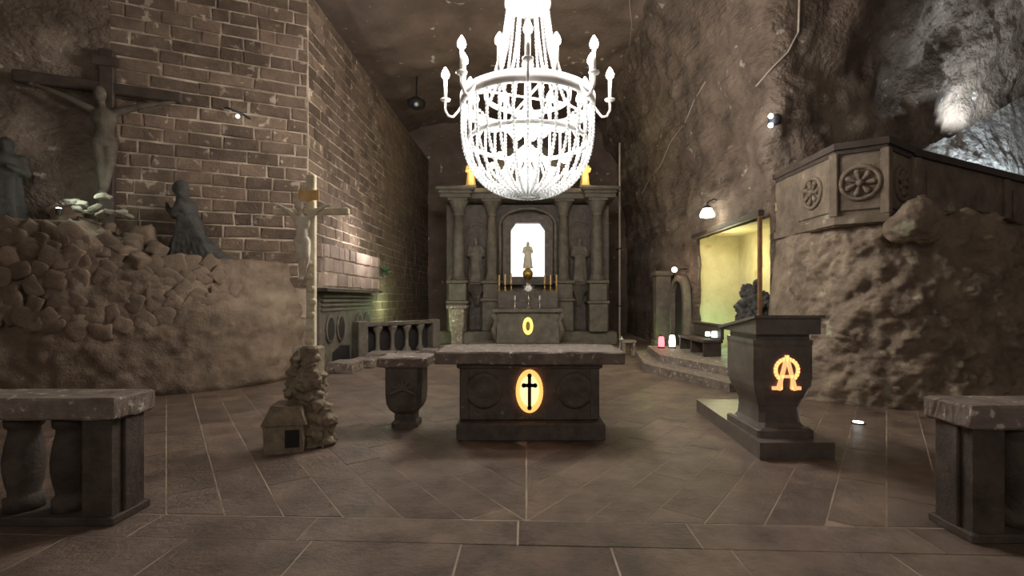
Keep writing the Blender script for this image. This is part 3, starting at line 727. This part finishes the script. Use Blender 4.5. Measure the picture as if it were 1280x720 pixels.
def robed(h, lean=0.0, arms='fold', hood=True, sd=0):
    """standing draped figure, one surface"""
    mb = MB(); r = h
    mb.ball((0, -.01 * h, .925 * h), (.055 * h, .065 * h, .075 * h)); mb.cap((0, 0, .80 * h), .045 * h, (0, 0, .88 * h), .04 * h)
    if hood: mb.ball((0, .015 * h, .92 * h), (.068 * h, .07 * h, .085 * h)); mb.cap((0, .03 * h, .9 * h), .055 * h, (0, .05 * h, .72 * h), .09 * h)
    mb.ball((0, 0, .73 * h), (.135 * h, .085 * h, .1 * h)); mb.ball((0, 0, .58 * h), (.115 * h, .085 * h, .14 * h))
    rings = []
    for z, w in ((.0, .17), (.02, .18), (.2, .155), (.4, .135), (.55, .12), (.62, .1)):
        rings.append([((w * h * (1 + .10 * math.cos(j * 2 * math.pi / 20 * 6 + sd))) * math.cos(j * 2 * math.pi / 20), (w * .75 * h * (1 + .10 * math.cos(j * 2 * math.pi / 20 * 6 + sd))) * math.sin(j * 2 * math.pi / 20), z * h) for j in range(20)])
    mb.loft(rings)
    for s in (-1, 1):
        e = (s * .165 * h, -.02 * h, .60 * h); hd = (s * .03 * h, -.11 * h, .66 * h)
        if arms == 'hold' and s > 0: hd = (s * .19 * h, -.12 * h, .68 * h)
        if arms == 'down' and s < 0: hd = (s * .18 * h, -.03 * h, .42 * h)
        mb.cap((s * .12 * h, 0, .77 * h), .05 * h, e, .045 * h); mb.cap(e, .042 * h, hd, .026 * h)
    return mb
for X, lab, am, sd in ((-1.85, 'robed stone statue in the left niche of the altarpiece', 'hold', 0), (1.85, 'robed stone statue in the right niche of the altarpiece', 'fold', 2)):
    t = thing('niche_statue', lab, 'statue', (.05 + X, RY + .62, 2.17), group='statues in the altarpiece niches')
    blob('figure', robed(1.62, arms=am, hood=sd > 0, sd=sd), 'stone_carved', t, .03, 3)
    part('plinth', MB().lathe([(.3, -.0), (.3, .04), (.27, .06)], 16), 'stone_carved', t)
for s in (-1, 1):
    t = thing('gilded_finial', 'lit golden finial on the %s corner of the altarpiece cornice' % ('left' if s < 0 else 'right'), 'finial', (.05 + s * 1.98, RY + .2, 5.42), group='finials on the altarpiece')
    blob('figure', robed(1.0, arms='hold', sd=s), 'plaque_gold', t, .02, 2); part('base', MB().box(-.2, .2, -.15, .2, 0, .1, .01), 'stone_carved', t)
    lamp('finial_lamp', (.05 + s * 1.98 + .1, RY - .25, 5.95), 20, (1, .82, .4), .03)
# high altar before the window
ha = thing('high_altar', 'carved stone high altar below the glowing window', 'altar', (.05, 15.2, 0))
part('predella', MB().box(-1.9, 1.9, -.7, 1.3, 0, .16, .02), 'stone_salt', ha)
part('front_panel', MB().box(-1.0, 1.0, .1, .9, .16, 1.15, .02), 'stone_carved', ha)
part('mensa', MB().box(-1.12, 1.12, 0, 1.0, 1.15, 1.27, .02), 'stone_carved', ha)
part('gradine', MB().box(-1.0, 1.0, .7, 1.2, 1.27, 1.85, .02), 'stone_dark', ha)
for s in (-1, 1): part('side_scroll', MB().tube([(s * 1.0, .2, .2), (s * 1.1, .15, .6), (s * 1.0, .1, .9), (s * 1.12, .1, 1.1)], .08, 8), 'stone_carved', ha, True)
part('oval_emblem', oval(.165, .28, .06, .12, c=(0, .72)), 'emblem_far', ha)['label'] = 'dim yellow oval emblem'
part('emblem_centre', oval(.07, .15, .045, .07, c=(0, .72)), 'gold', ha)
def candlestick(x, y, z, h, label, candle=.3):
    t = thing('candlestick', label, 'candlestick', (x, y, z), group='candlesticks on the high altar')
    part('stick', MB().lathe([(.07, 0), (.07, .02), (.03, .05), (.022, h * .4), (.035, h * .5), (.02, h * .6), (.02, h * .95), (.05, h)], 12), 'gold', t, True)
    part('candle', MB().lathe([(.026, h), (.026, h + candle), (.01, h + candle + .015)], 10), 'plaque_gold', t)
for i, dx in enumerate((-.96, -.76, -.56)): candlestick(.05 + dx, 16.1, 1.85, .18 + .03 * i, ('outer', 'middle', 'inner')[i] + ' gilt candlestick left of the monstrance', .34)
for i, dx in enumerate((.96, .76, .56)): candlestick(.05 + dx, 16.1, 1.85, .18 + .03 * i, ('outer', 'middle', 'inner')[i] + ' gilt candlestick right of the monstrance', .36 - .04 * i)
for dx, lab in ((-.42, 'silver candlestick on the mensa, left of the centre'), (.38, 'silver candlestick on the mensa, right of the centre')):
    t = thing('candlestick', lab, 'candlestick', (.05 + dx, 15.5, 1.27), group='candlesticks on the high altar')
    part('stick', MB().lathe([(.07, 0), (.07, .02), (.02, .05), (.025, .15), (.02, .25), (.04, .28)], 12), 'silver', t, True); part('candle', MB().lathe([(.022, .28), (.022, .42)], 10), 'wax', t)
mo = thing('monstrance', 'silver sunburst monstrance on a thin stem below the window', 'monstrance', (.07, 15.6, 1.27))
part('stem', MB().lathe([(.12, 0), (.12, .03), (.03, .08), (.02, .25), (.045, .3), (.02, .36), (.02, .5)], 14), 'silver', mo, True)
sb = MB().lathe([(.1, -.02), (.1, .02)], 20); sb.xform(Matrix.Rotation(R(90), 4, 'X'))
for i in range(16):
    a = 2 * math.pi * i / 16; r2 = .23 if i % 2 else .18
    sb.vprism([(.09 * math.cos(a - .12), .09 * math.sin(a - .12)), (.09 * math.cos(a + .12), .09 * math.sin(a + .12)), (r2 * math.cos(a), r2 * math.sin(a))], -.01, .01)
part('sunburst', sb, 'silver', mo, loc=(0, 0, .66))
st = thing('window_statuette', 'slender statuette on a golden orb before the glowing window', 'statuette', (.05, 16.85, 1.85))
part('column', MB().lathe([(.1, 0), (.1, .05), (.04, .1), (.04, .45)], 12), 'gold', st, True)
part('orb', MB().ball((0, 0, .62), .19, 16, 10), 'gold', st, True)
blob('figure', robed(.95, arms='fold', hood=True), 'corpus_pale', st, .02, 3, loc=(0, 0, .8))

sn = thing('stone_stand', 'pale greenish stone stand before the left end of the altarpiece', 'stand', (-2.2, 15.35, 0))
part('top', MB().box(-.32, .32, -.3, .3, 1.28, 1.38, .015), 'stone_salt', sn); part('foot', MB().box(-.26, .26, -.26, .26, 0, .12, .015), 'stone_salt', sn)
part('body', MB().loft([rect(.36, .36, .03, .12, 0, 0), rect(.34, .34, .03, .35, 0, 0), rect(.46, .44, .03, .75, 0, 0), rect(.5, .48, .03, 1.28, 0, 0)]), 'stone_salt', sn)
wv = thing('white_figurine', 'tiny white figurine on the floor right of the altarpiece', 'figurine', (2.95, 14.9, 0))
part('base', MB().lathe([(.12, 0), (.12, .05), (.08, .08)], 12), 'stone_salt', wv); blob('figure', robed(.36, arms='fold'), 'wax', wv, .012, 1, loc=(0, 0, .07))

# =================================================================== LEFT LEDGE: crucifix, statues
cxp = Vector((-7.42, 8.5, 2.8))
bc = thing('large_crucifix', 'large dark wooden crucifix standing against the brick wall', 'crucifix', cxp, CA)
part('upright', MB().box(-.11, .11, -.07, .07, 0, 3.2, .02), 'wood_dark', bc)
part('crossbar', MB().box(-1.25, 1.1, -.06, .06, 2.42, 2.62, .02), 'wood_dark', bc)
part('title_board', MB().box(-.2, .2, -.1, -.06, 2.88, 3.05, .01), 'wood_dark', bc)
blob('corpus', corpus(1.85, .92, .28, .03), 'statue_wood', bc, .025, 3, loc=(0, -.14, .62))
ks = thing('kneeling_statue', 'dark robed kneeling statue praying towards the large crucifix', 'statue', (-6.22, 8.75, 2.26), R(10))
k = MB(); k.ball((-.10, 0, 1.34), (.115, .1, .135)); k.ball((-.06, 0, 1.35), (.13, .125, .15)); k.cap((-.04, 0, 1.2), .1, (.0, 0, 1.0), .17)
k.ball((.02, 0, .98), (.17, .23, .2)); k.ball((.07, 0, .7), (.2, .22, .28)); k.cap((.08, 0, .62), .23, (.12, 0, .25), .27)
k.cap((.0, .1, .4), .15, (-.14, .1, .1), .13); k.cap((.0, -.1, .4), .15, (-.14, -.1, .1), .13)
k.cap((.2, 0, .3), .26, (.5, 0, .1), .17); k.cap((.4, 0, .12), .16, (.72, 0, .05), .09); k.box(-.22, .7, -.25, .25, 0, .08)
for s in (-1, 1):
    k.cap((.0, s * .17, 1.05), .075, (-.1, s * .17, .82), .065); k.cap((-.1, s * .17, .82), .06, (-.27, s * .03, .95), .04); k.cap((-.27, s * .025, .95), .035, (-.31, s * .02, 1.08), .02)
for i in range(7):
    a = i / 6; k.cap((.0 + .2 * a, -.2 + .0 * a, .8 - .1 * a), .035, (-.1 + .62 * a, -.27 + .05 * a, .05), .05)
blob('figure', k, 'statue_dark', ks, .022, 3, .012, 7)
ds = thing('standing_statue', 'dark standing statue cut off by the left edge', 'statue', (-8.62, 7.95, 2.78), R(35))
blob('figure', robed(1.5, arms='down', hood=True), 'statue_dark', ds, .03, 3)
part('plinth', MB().lathe([(.32, -.35), (.32, 0), (.28, .03)], 10), 'ledge', ds)
lamp('praying_lamp', (-6.72, 8.45, 2.75), 2.0, (.9, 1.0, .92), .04)
lamp('ledge_lamp', (-7.25, 7.7, 3.35), 7, (.85, 1.0, .88), .06)
sp = thing('ledge_spotlight', 'tiny spotlight hidden among the pale ledge rocks', 'spotlight', (-7.55, 7.75, 2.95))
part('housing', MB().lathe([(.03, 0), (.045, .1)], 10), 'iron', sp); part('lens', MB().ball((0, 0, .1), (.04, .04, .02), 10, 4), 'led', sp)
cr_ = thing('iron_lamp_bracket', 'small iron bracket with a lit stud on the brick wall', 'bracket', P(298, 145, 9.5), CA)
part('hook', MB().tube([(-.2, -.15, .08), (-.1, -.2, .05), (.1, -.2, -.02), (.25, .1, -.03)], .022, 8), 'iron', cr_); part('stud', MB().ball((.02, -.22, -.08), .035, 8, 5), 'lamp_white', cr_)

# =================================================================== LEFT SIDE ALTAR
sa = thing('masonry_hood', 'projecting pale brick hood lit white on the left wall', 'masonry', (0, 0, 0))
part('core', MB().box(-4.5, -4.205, 10.0, 13.7, 1.82, 2.74), 'mortar', sa)
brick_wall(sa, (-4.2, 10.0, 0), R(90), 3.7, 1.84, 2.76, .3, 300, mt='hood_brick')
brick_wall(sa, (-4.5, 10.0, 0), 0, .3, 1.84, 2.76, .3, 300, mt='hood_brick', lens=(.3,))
part('soffit_beam', MB().box(-4.5, -4.12, 9.95, 13.75, 1.74, 1.82, .01), 'wood_dark', sa)
lamp('hood_lamp', (-3.7, 12.3, 3.05), 75, (1, .93, .88), .08)
sd_ = thing('side_altar', 'grey stone side altar front below the brick hood', 'altar', (-4.5, 10.2, 0), 0)
part('front', MB().box(-.05, .12, 0, 3.4, .0, 1.74, .02), 'stone_carved', sd_)
for i in range(4): part('moulding', MB().box(.1, .17 + .012 * i, 0, 3.4, 1.32 + i * .1, 1.38 + i * .1, .01), 'stone_carved', sd_)
for y in (.45, 1.05, 2.3, 2.9):
    ov = MB().lathe([(.2, 0), (.22, .02), (.22, .05), (.18, .05)], 24); ov.xform(Matrix.Translation((.12, y, .92)) @ Matrix.Diagonal((1, 1, 1.45, 1)) @ Matrix.Rotation(R(90), 4, 'Y')); part('oval_frame', ov, 'stone_carved', sd_, True)
    ov = MB().lathe([(.18, 0), (.18, .056)], 24); ov.xform(Matrix.Translation((.12, y, .92)) @ Matrix.Diagonal((1, 1, 1.45, 1)) @ Matrix.Rotation(R(90), 4, 'Y')); part('oval_shade', ov, 'opening_dark', sd_)  # second disc is flat and dark, standing in for the hollow's shade
part('hearth_shade', MB().loft([[(.1, .6, 0), (.1, 1.7, 0), (.1, 1.65, .45), (.1, 1.1, .5), (.1, .65, .38)], [(.135, .6, 0), (.135, 1.7, 0), (.135, 1.65, .45), (.135, 1.1, .5), (.135, .65, .38)]]), 'opening_dark', sd_)  # dark slab on the front stands in for a shaded hole
# communion rail
ang = math.atan2(2.15, 1.25); lr = thing('carved_rail', 'dark stone rail with vase balusters before the side altar', 'balustrade', (-4.15, 12.0, 0), ang - .12)
Lr = 2.45
part('top_rail', MB().box(-.1, Lr, -.12, .12, .88, .99, .015), 'stone_dark', lr); part('bottom_rail', MB().box(-.1, Lr, -.12, .12, 0, .14, .015), 'stone_dark', lr)
part('end_post', MB().box(-.14, .14, -.14, .14, 0, 1.03, .02), 'stone_carved', lr); part('end_post', MB().box(Lr - .15, Lr + .1, -.14, .14, 0, 1.0, .02), 'stone_carved', lr)
vb = MB().lathe([(.13, .14), (.13, .2), (.06, .3), (.05, .5), (.06, .68), (.13, .82), (.13, .88)], 14).mesh('baluster', 'stone_carved', True)
for i in range(4): link('baluster', vb, lr, (.50 + i * .47, 0, 0))
part('rail_backing', MB().box(.1, Lr - .1, .13, .16, .1, .9), 'opening_dark', lr)
kb = thing('stone_kerb', 'low broken stone kerb along the left side altar', 'kerb', (-4.0, 10.5, 0))
for i, (x, y, w, d, h) in enumerate(((-.25, -.3, .55, .7, .22), (-.1, .5, .6, .65, .18), (.05, 1.25, .62, .6, .25), (.55, 1.9, .6, .5, .2), (1.1, 2.6, .7, .5, .2), (1.55, 3.3, .7, .5, .22))):
    part('block', slab_mb(x, x + w, y, y + d, 0, h, n=5, j=.02), 'stone_salt', kb)
pl = thing('leafy_plant', 'small green plant at the end of the brick hood', 'plant', (-4.05, 13.75, 2.3))
for i in range(22):
    a = random.uniform(0, 6.28); e = random.uniform(-.3, 1.2); l = random.uniform(.15, .32); d = Vector((math.cos(a) * math.cos(e), math.sin(a) * math.cos(e), math.sin(e)))
    s = d.cross(Vector((0, 0, 1))).normalized() * .05; p = d * l
    part('leaf', MB().add([(0, 0, 0), tuple(p * .5 + s), tuple(p), tuple(p * .5 - s), tuple(p * .5 + Vector((0, 0, .015)))], [(0, 1, 4), (1, 2, 4), (2, 3, 4), (3, 0, 4)]), 'leaf', pl)
part('pot', MB().lathe([(.06, -.12), (.1, 0), (.08, .02)], 12), 'stone_carved', pl)
lamp('side_green_lamp', (-3.95, 14.9, 1.35), 26, (.75, 1.0, .55), .06)
lamp('end_green_lamp', (-2.9, 14.75, .9), 16, (.78, 1.0, .5), .06)

# =================================================================== RIGHT NICHE
dr_ = thing('arched_doorway', 'dark arched doorway in a pale stone frame on the right wall', 'doorway', (4.52, 13.95, .31), R(-90))
def arch(w, h, n=12): return [(-w, 0), (w, 0)] + [(w * math.cos(math.pi * i / n), h + w * math.sin(math.pi * i / n)) for i in range(n + 1)]
part('leaf', MB().vprism(arch(.5, 1.3), -.04, .06), 'opening_dark', dr_)
fr = MB(); A = arch(.5, 1.3)[1:] + [(-.5, 0)]; B = [(x * 1.32, z if z <= 1.3 else 1.3 + (z - 1.3) * 1.32) for x, z in A]
for i in range(len(A) - 1): part('frame_stone', MB().vprism([A[i], A[i + 1], B[i + 1], B[i]], -.16, .05), 'stone_carved', dr_)
pi_ = thing('stone_pilaster', 'pale green lit stone pilaster left of the arched doorway', 'pilaster', (4.2, 15.1, 0))
part('shaft', MB().box(-.16, .3, -.2, .2, .3, 2.3, .02), 'stone_carved', pi_); part('base', MB().box(-.22, .35, -.26, .26, 0, .3, .02), 'stone_carved', pi_); part('cap', MB().box(-.22, .35, -.26, .26, 2.3, 2.45, .02), 'stone_carved', pi_)
bn = thing('dark_bench', 'dark carved bench in front of the yellow niche', 'bench', (4.1, 10.6, .31))
part('seat', MB().box(-.2, .25, 0, 1.75, .30, .37, .012), 'wood_dark', bn); part('back', MB().box(.2, .27, 0, 1.75, .37, .66, .012), 'wood_dark', bn); part('back_rail', MB().box(.16, .3, -.03, 1.78, .66, .71, .012), 'wood_dark', bn)
for y in (.03, .85, 1.66): part('leg', MB().box(-.17, .22, y, y + .07, 0, .30, .01), 'wood_dark', bn)
sg = thing('dark_sculpture', 'dark rugged sculpture on a block inside the yellow niche', 'sculpture', (4.75, 10.0, .31))
g = MB().ball((0, 0, 1.2), (.22, .3, .3)).ball((0, .2, 1.4), (.16, .16, .2)).ball((.05, -.22, 1.1), (.2, .22, .32)).ball((-.05, .3, 1.05), (.17, .2, .25)).cap((0, -.1, 1.4), .09, (-.1, -.3, 1.55), .06).cap((0, .1, 1.1), .1, (-.15, .05, 1.5), .08).box(-.25, .25, -.38, .42, .7, .95)
blob('figure_group', g, 'statue_dark', sg, .025, 2, .10, 6); part('block', MB().box(-.3, .3, -.45, .45, 0, .75, .02), 'stone_dark', sg)
def lantern(x, y, z, m, label, h=.34, r=.08):
    t = thing('candle_lantern', label, 'lantern', (x, y, z), group='candle lanterns near the right niche')
    part('base', MB().lathe([(r * 1.1, 0), (r * 1.1, .03), (r, .04)], 14), 'iron', t); part('glass', MB().lathe([(r * .9, .04), (r, h * .4), (r * .85, h * .8), (r * .5, h * .92)], 14), m, t, True); part('lid', MB().lathe([(r * .6, h * .9), (r * .65, h * .95), (r * .2, h * 1.05)], 14), 'iron', t)
lantern(3.5, 12.45, .31, 'lamp_red', 'red glowing candle lantern on the step beside the doorway'); lantern(3.78, 12.45, .31, 'lamp_pale', 'pale glowing candle lantern right of the red lantern', .38, .085)
lantern(4.25, 11.25, .68, 'lamp_pale', 'left small candle glass glowing on the dark bench', .16, .06); lantern(4.25, 10.85, .68, 'lamp_pale', 'right small candle glass glowing on the dark bench', .2, .07)
so = thing('small_stool', 'small pale stone stool left of the red lantern', 'stool', (2.85, 13.5, 0))
part('seat', MB().box(-.2, .2, -.2, .2, .36, .43, .012), 'stone_salt', so)
for a, b in ((-1, -1), (1, -1), (1, 1), (-1, 1)): part('leg', MB().box(a * .14 - .04, a * .14 + .04, b * .14 - .04, b * .14 + .04, 0, .36, .008), 'stone_salt', so)
lamp('niche_lamp', (4.85, 11.6, 2.55), 62, (1, .93, .5), .08); lamp('niche_green_lamp', (4.95, 12.2, .8), 16, (.45, 1.0, .55), .06); lamp('door_green_lamp', (3.75, 14.6, .6), 5, (.7, 1.0, .4), .05)
wlp = thing('bell_wall_lamp', 'bell shaped wall lamp glowing above the yellow niche', 'lamp', (4.22, 11.2, 3.62))
part('arm', MB().tube([(.38, 0, .22), (.15, 0, .3), (0, 0, .22), (0, 0, .12)], .018, 8), 'iron', wlp)
part('cap', MB().lathe([(.03, .16), (.08, .12), (.1, .06)], 16), 'iron', wlp, True); part('shade', MB().lathe([(.09, .08), (.13, .02), (.17, -.08), (.15, -.12), (.05, -.14)], 18), 'lamp_white', wlp, True)
lamp('bell_lamp_glow', (4.05, 11.2, 3.35), 14, (1, .95, .7), .1)
wl2 = thing('small_wall_lamp', 'small warm wall lamp above the arched doorway', 'lamp', (4.3, 13.75, 2.42))
part('bulb', MB().ball((-.06, 0, 0), .075, 12, 8), 'lamp_warm', wl2, True); part('mount', MB().lathe([(.05, -.03), (.05, .03)], 12, (.06, 0, 0)), 'iron', wl2); part('arm', MB().tube([(-.02, 0, 0), (.3, 0, .03)], .018, 8), 'iron', wl2)
lamp('small_lamp_glow', (4.1, 13.7, 2.42), 5, (1, .55, .4), .06)

# =================================================================== PULPIT AND PARAPET
pp = [(4.72, 9.2), (4.72, 7.35), (5.25, 7.0), (6.0, 7.5), (6.0, 9.4)]
pu = thing('pulpit', 'carved stone pulpit with round medallions on the rock outcrop', 'pulpit', (0, 0, 0))
def inset(poly, k):
    cx = sum(p[0] for p in poly) / len(poly); cy = sum(p[1] for p in poly) / len(poly)
    out = []
    for x, y in poly:
        d = Vector((x - cx, y - cy)); l = d.length; d = d * ((l + k) / l); out.append((cx + d.x, cy + d.y))
    return out
part('core', MB().prism(pp, 2.7, 3.85), 'pulpit_stone', pu)
part('coping', MB().prism(inset(pp, .07), 3.85, 3.95).prism(inset(pp, .03), 3.78, 3.85), 'wood_dark', pu)
part('base_moulding', MB().prism(inset(pp, .06), 2.72, 2.84), 'pulpit_stone', pu)
for (a, b) in ((0, 1), (1, 2), (2, 3)):
    A = Vector(pp[a]); B = Vector(pp[b]); d = (B - A).normalized(); an = math.atan2(d.y, d.x); Ln = (B - A).length; Mid = (A + B) / 2
    if a == 0: Mid = A + (B - A) * .72; Ln = 1.0
    M = Matrix.Translation((Mid.x, Mid.y, 3.32)) @ Matrix.Rotation(an, 4, 'Z')
    pf = MB().box(-Ln / 2 + .06, Ln / 2 - .06, -.03, .05, -.40, .42, .012); pf.xform(M); part('panel', pf, 'pulpit_stone', pu)
    me_ = MB()
    t = MB().loft([[((.24 + .035 * math.cos(q)) * math.cos(w), -.04 + .035 * math.sin(q), (.24 + .035 * math.cos(q)) * math.sin(w)) for q in [i * math.pi / 4 for i in range(8)]] for w in [2 * math.pi * i / 28 for i in range(29)]], cap=False); me_.add(t.v, t.f)
    for i in range(7):
        w = 2 * math.pi * i / 7; me_.cap((.05 * math.cos(w), -.04, .05 * math.sin(w)), .02, (.16 * math.cos(w), -.05, .16 * math.sin(w)), .045, 8)
    me_.ball((0, -.05, 0), .06, 10, 6)
    me_.xform(M @ Matrix.Diagonal((min(1, Ln / .62), 1, 1, 1))); part('medallion', me_, 'pulpit_stone', pu, True)
for i in range(1, 4):
    part('corner_pilaster', MB().box(-.06, .06, -.06, .06, 2.84, 3.80, .012), 'pulpit_stone', pu, loc=(pp[i][0], pp[i][1], 0), rz=R(35))
pr = thing('stair_parapet', 'smooth stone stair parapet running right from the pulpit', 'parapet', (6.05, 7.55, 0), math.atan2(1.05, 2.85))
part('wall', MB().vprism([(0, 2.2), (7, 2.2), (7, 3.42), (0, 3.84)], 0, .25), 'pulpit_stone', pr); part('coping', MB().vprism([(-.02, 3.84), (7, 3.42), (7, 3.53), (-.02, 3.95)], -.06, .3), 'wood_dark', pr)
for i in range(3):
    part('pilaster', MB().box(2.35 * i + .05, 2.35 * i + .2, -.05, .02, 2.4, 3.82 - .14 * i, .01), 'pulpit_stone', pr); part('panel', MB().vprism([(2.35 * i + .35, 2.65), (2.35 * i + 2.25, 2.6), (2.35 * i + 2.25, 3.5 - .14 * i), (2.35 * i + .35, 3.64 - .14 * i)], -.025, .02), 'pulpit_stone', pr)
bd = thing('pointed_boulder', 'large pointed boulder resting on the outcrop below the parapet', 'boulder', (5.55, 6.72, 2.5))
b = MB().ball((0, .05, .2), (.36, .26, .3)).cap((.0, .1, .2), .26, (.06, .12, .5), .10).ball((-.2, .05, .1), (.25, .22, .22)); blob('rock', b, 'rock_mass', bd, .025, 1, .07, 3)
# floodlights behind the parapet
def flood(loc, aim, e, label, col=(.76, .89, 1.0), sp=110):
    t = thing('floodlight', label, 'floodlight', loc, group='floodlights behind the parapet')
    part('housing', MB().box(-.15, .15, -.08, .08, -.1, .1, .01), 'iron', t); part('bracket', MB().box(-.17, .17, -.02, .02, -.18, -.1), 'iron', t)
    v = (Vector(aim) - Vector(loc)).normalized()
    lamp('floodlight_beam', Vector(loc) + v * .25, e, col, .08, sp, aim)
flood((8.9, 8.85, 3.35), (9.6, 9.9, 4.6), 230, 'black floodlight low behind the stair parapet', sp=140)
flood((10.2, 10.5, 5.35), (10.0, 11.2, 7.0), 200, 'black floodlight in the rock corner above the pale slope', sp=150)

# =================================================================== SMALL FIXTURES AND CABLES
def wall_hit(px, py, tree=RW, off=.03):
    o = Vector((0, 0, 1.6)); d = (P(px, py, 10) - o).normalized(); h = tree.ray_cast(o, d)
    if h[0] is None: return None
    return h[0] - d * off
p = wall_hit(966, 153) or Vector((4.5, 9.2, 4.9))
tl = thing('twin_spotlight', 'black twin spotlight on the rock wall above the pulpit', 'spotlight', p)
part('bracket', MB().tube([(.1, .1, 0), (0, 0, 0), (0, -.02, .0)], .03, 8), 'iron', tl); hb = MB().lathe([(.05, -.08), (.11, -.05), (.12, .06), (.1, .09)], 14); part('housing', hb, 'iron', tl, True, loc=(.02, -.03, .02))
for dz in (-.09, .08): part('lens', MB().ball((-.09, -.1, dz), .045, 10, 6), 'led', tl, True)
lamp('twin_spot_glow', p + Vector((-.35, -.35, -.1)), 5, (.9, .95, 1), .05)
fl = thing('floor_led', 'tiny white light set in the floor right of the lectern', 'floor light', (4.25, 6.15, 0))
part('rim', MB().lathe([(.08, 0), (.08, .012), (.06, .015)], 16), 'iron', fl); part('lens', MB().lathe([(.06, .008), (.058, .02), (.03, .024)], 16), 'led', fl)
def cable(pts, r, label, tree, cat='cable'):
    q = [wall_hit(x, y, tree) for x, y in pts]; q = [v for v in q if v]
    if len(q) > 2: tag(part('cable', MB().tube(q, r, 6), 'cable_pale', None, True), label, cat)
def dens(pts, n=8):
    return [(a[0] + (b[0] - a[0]) * i / n, a[1] + (b[1] - a[1]) * i / n) for a, b in zip(pts, pts[1:]) for i in range(n)] + [pts[-1]]
cable(dens([(1000, -20), (998, 40), (985, 65), (965, 85), (945, 108)]), .02, 'pale cable curving down the rock wall above the pulpit', RW)
cable(dens([(882, 102), (868, 125), (857, 152), (838, 178), (826, 207), (813, 222), (800, 247)], 4), .016, 'pale rock vein slanting down the right rock wall', RW)  # pale vein in the rock, drawn as a thin tube
cable(dens([(785, -20), (790, 30), (787, 60), (791, 95), (788, 130)]), .02, 'pale cable crossing the ceiling beside the chandelier', CE)
hang = [Vector((4.35, 20.2, 9.0)), Vector((4.3, 20.2, 8.0)), Vector((4.36, 20.2, 7.4)), Vector((4.45, 20.25, 7.0))]
pc = thing('vertical_pipe', 'thin pale vertical pipe right of the altarpiece', 'pipe', (3.42, 17.6, 0))
part('pipe', MB().tube([(0, 0, 0), (0, 0, 7.3)], .035, 8), 'cable_pale', pc)
for z in (1.3, 3.4, 5.5): part('clamp', MB().box(-.07, .07, -.07, .4, z, z + .05), 'iron', pc)
rs = thing('round_spotlight', 'round dark spotlight near the top of the left wall', 'spotlight', (-3.9, 17.0, 8.45))
part('housing', MB().lathe([(.1, -.15), (.3, -.05), (.33, .12), (.2, .22)], 18), 'iron', rs, True); part('lens', MB().ball((.05, -.22, -.05), .09, 10, 6), 'brass_white', rs, True); part('mount', MB().tube([(0, 0, .2), (0, .1, 1.2)], .03, 8), 'iron', rs)
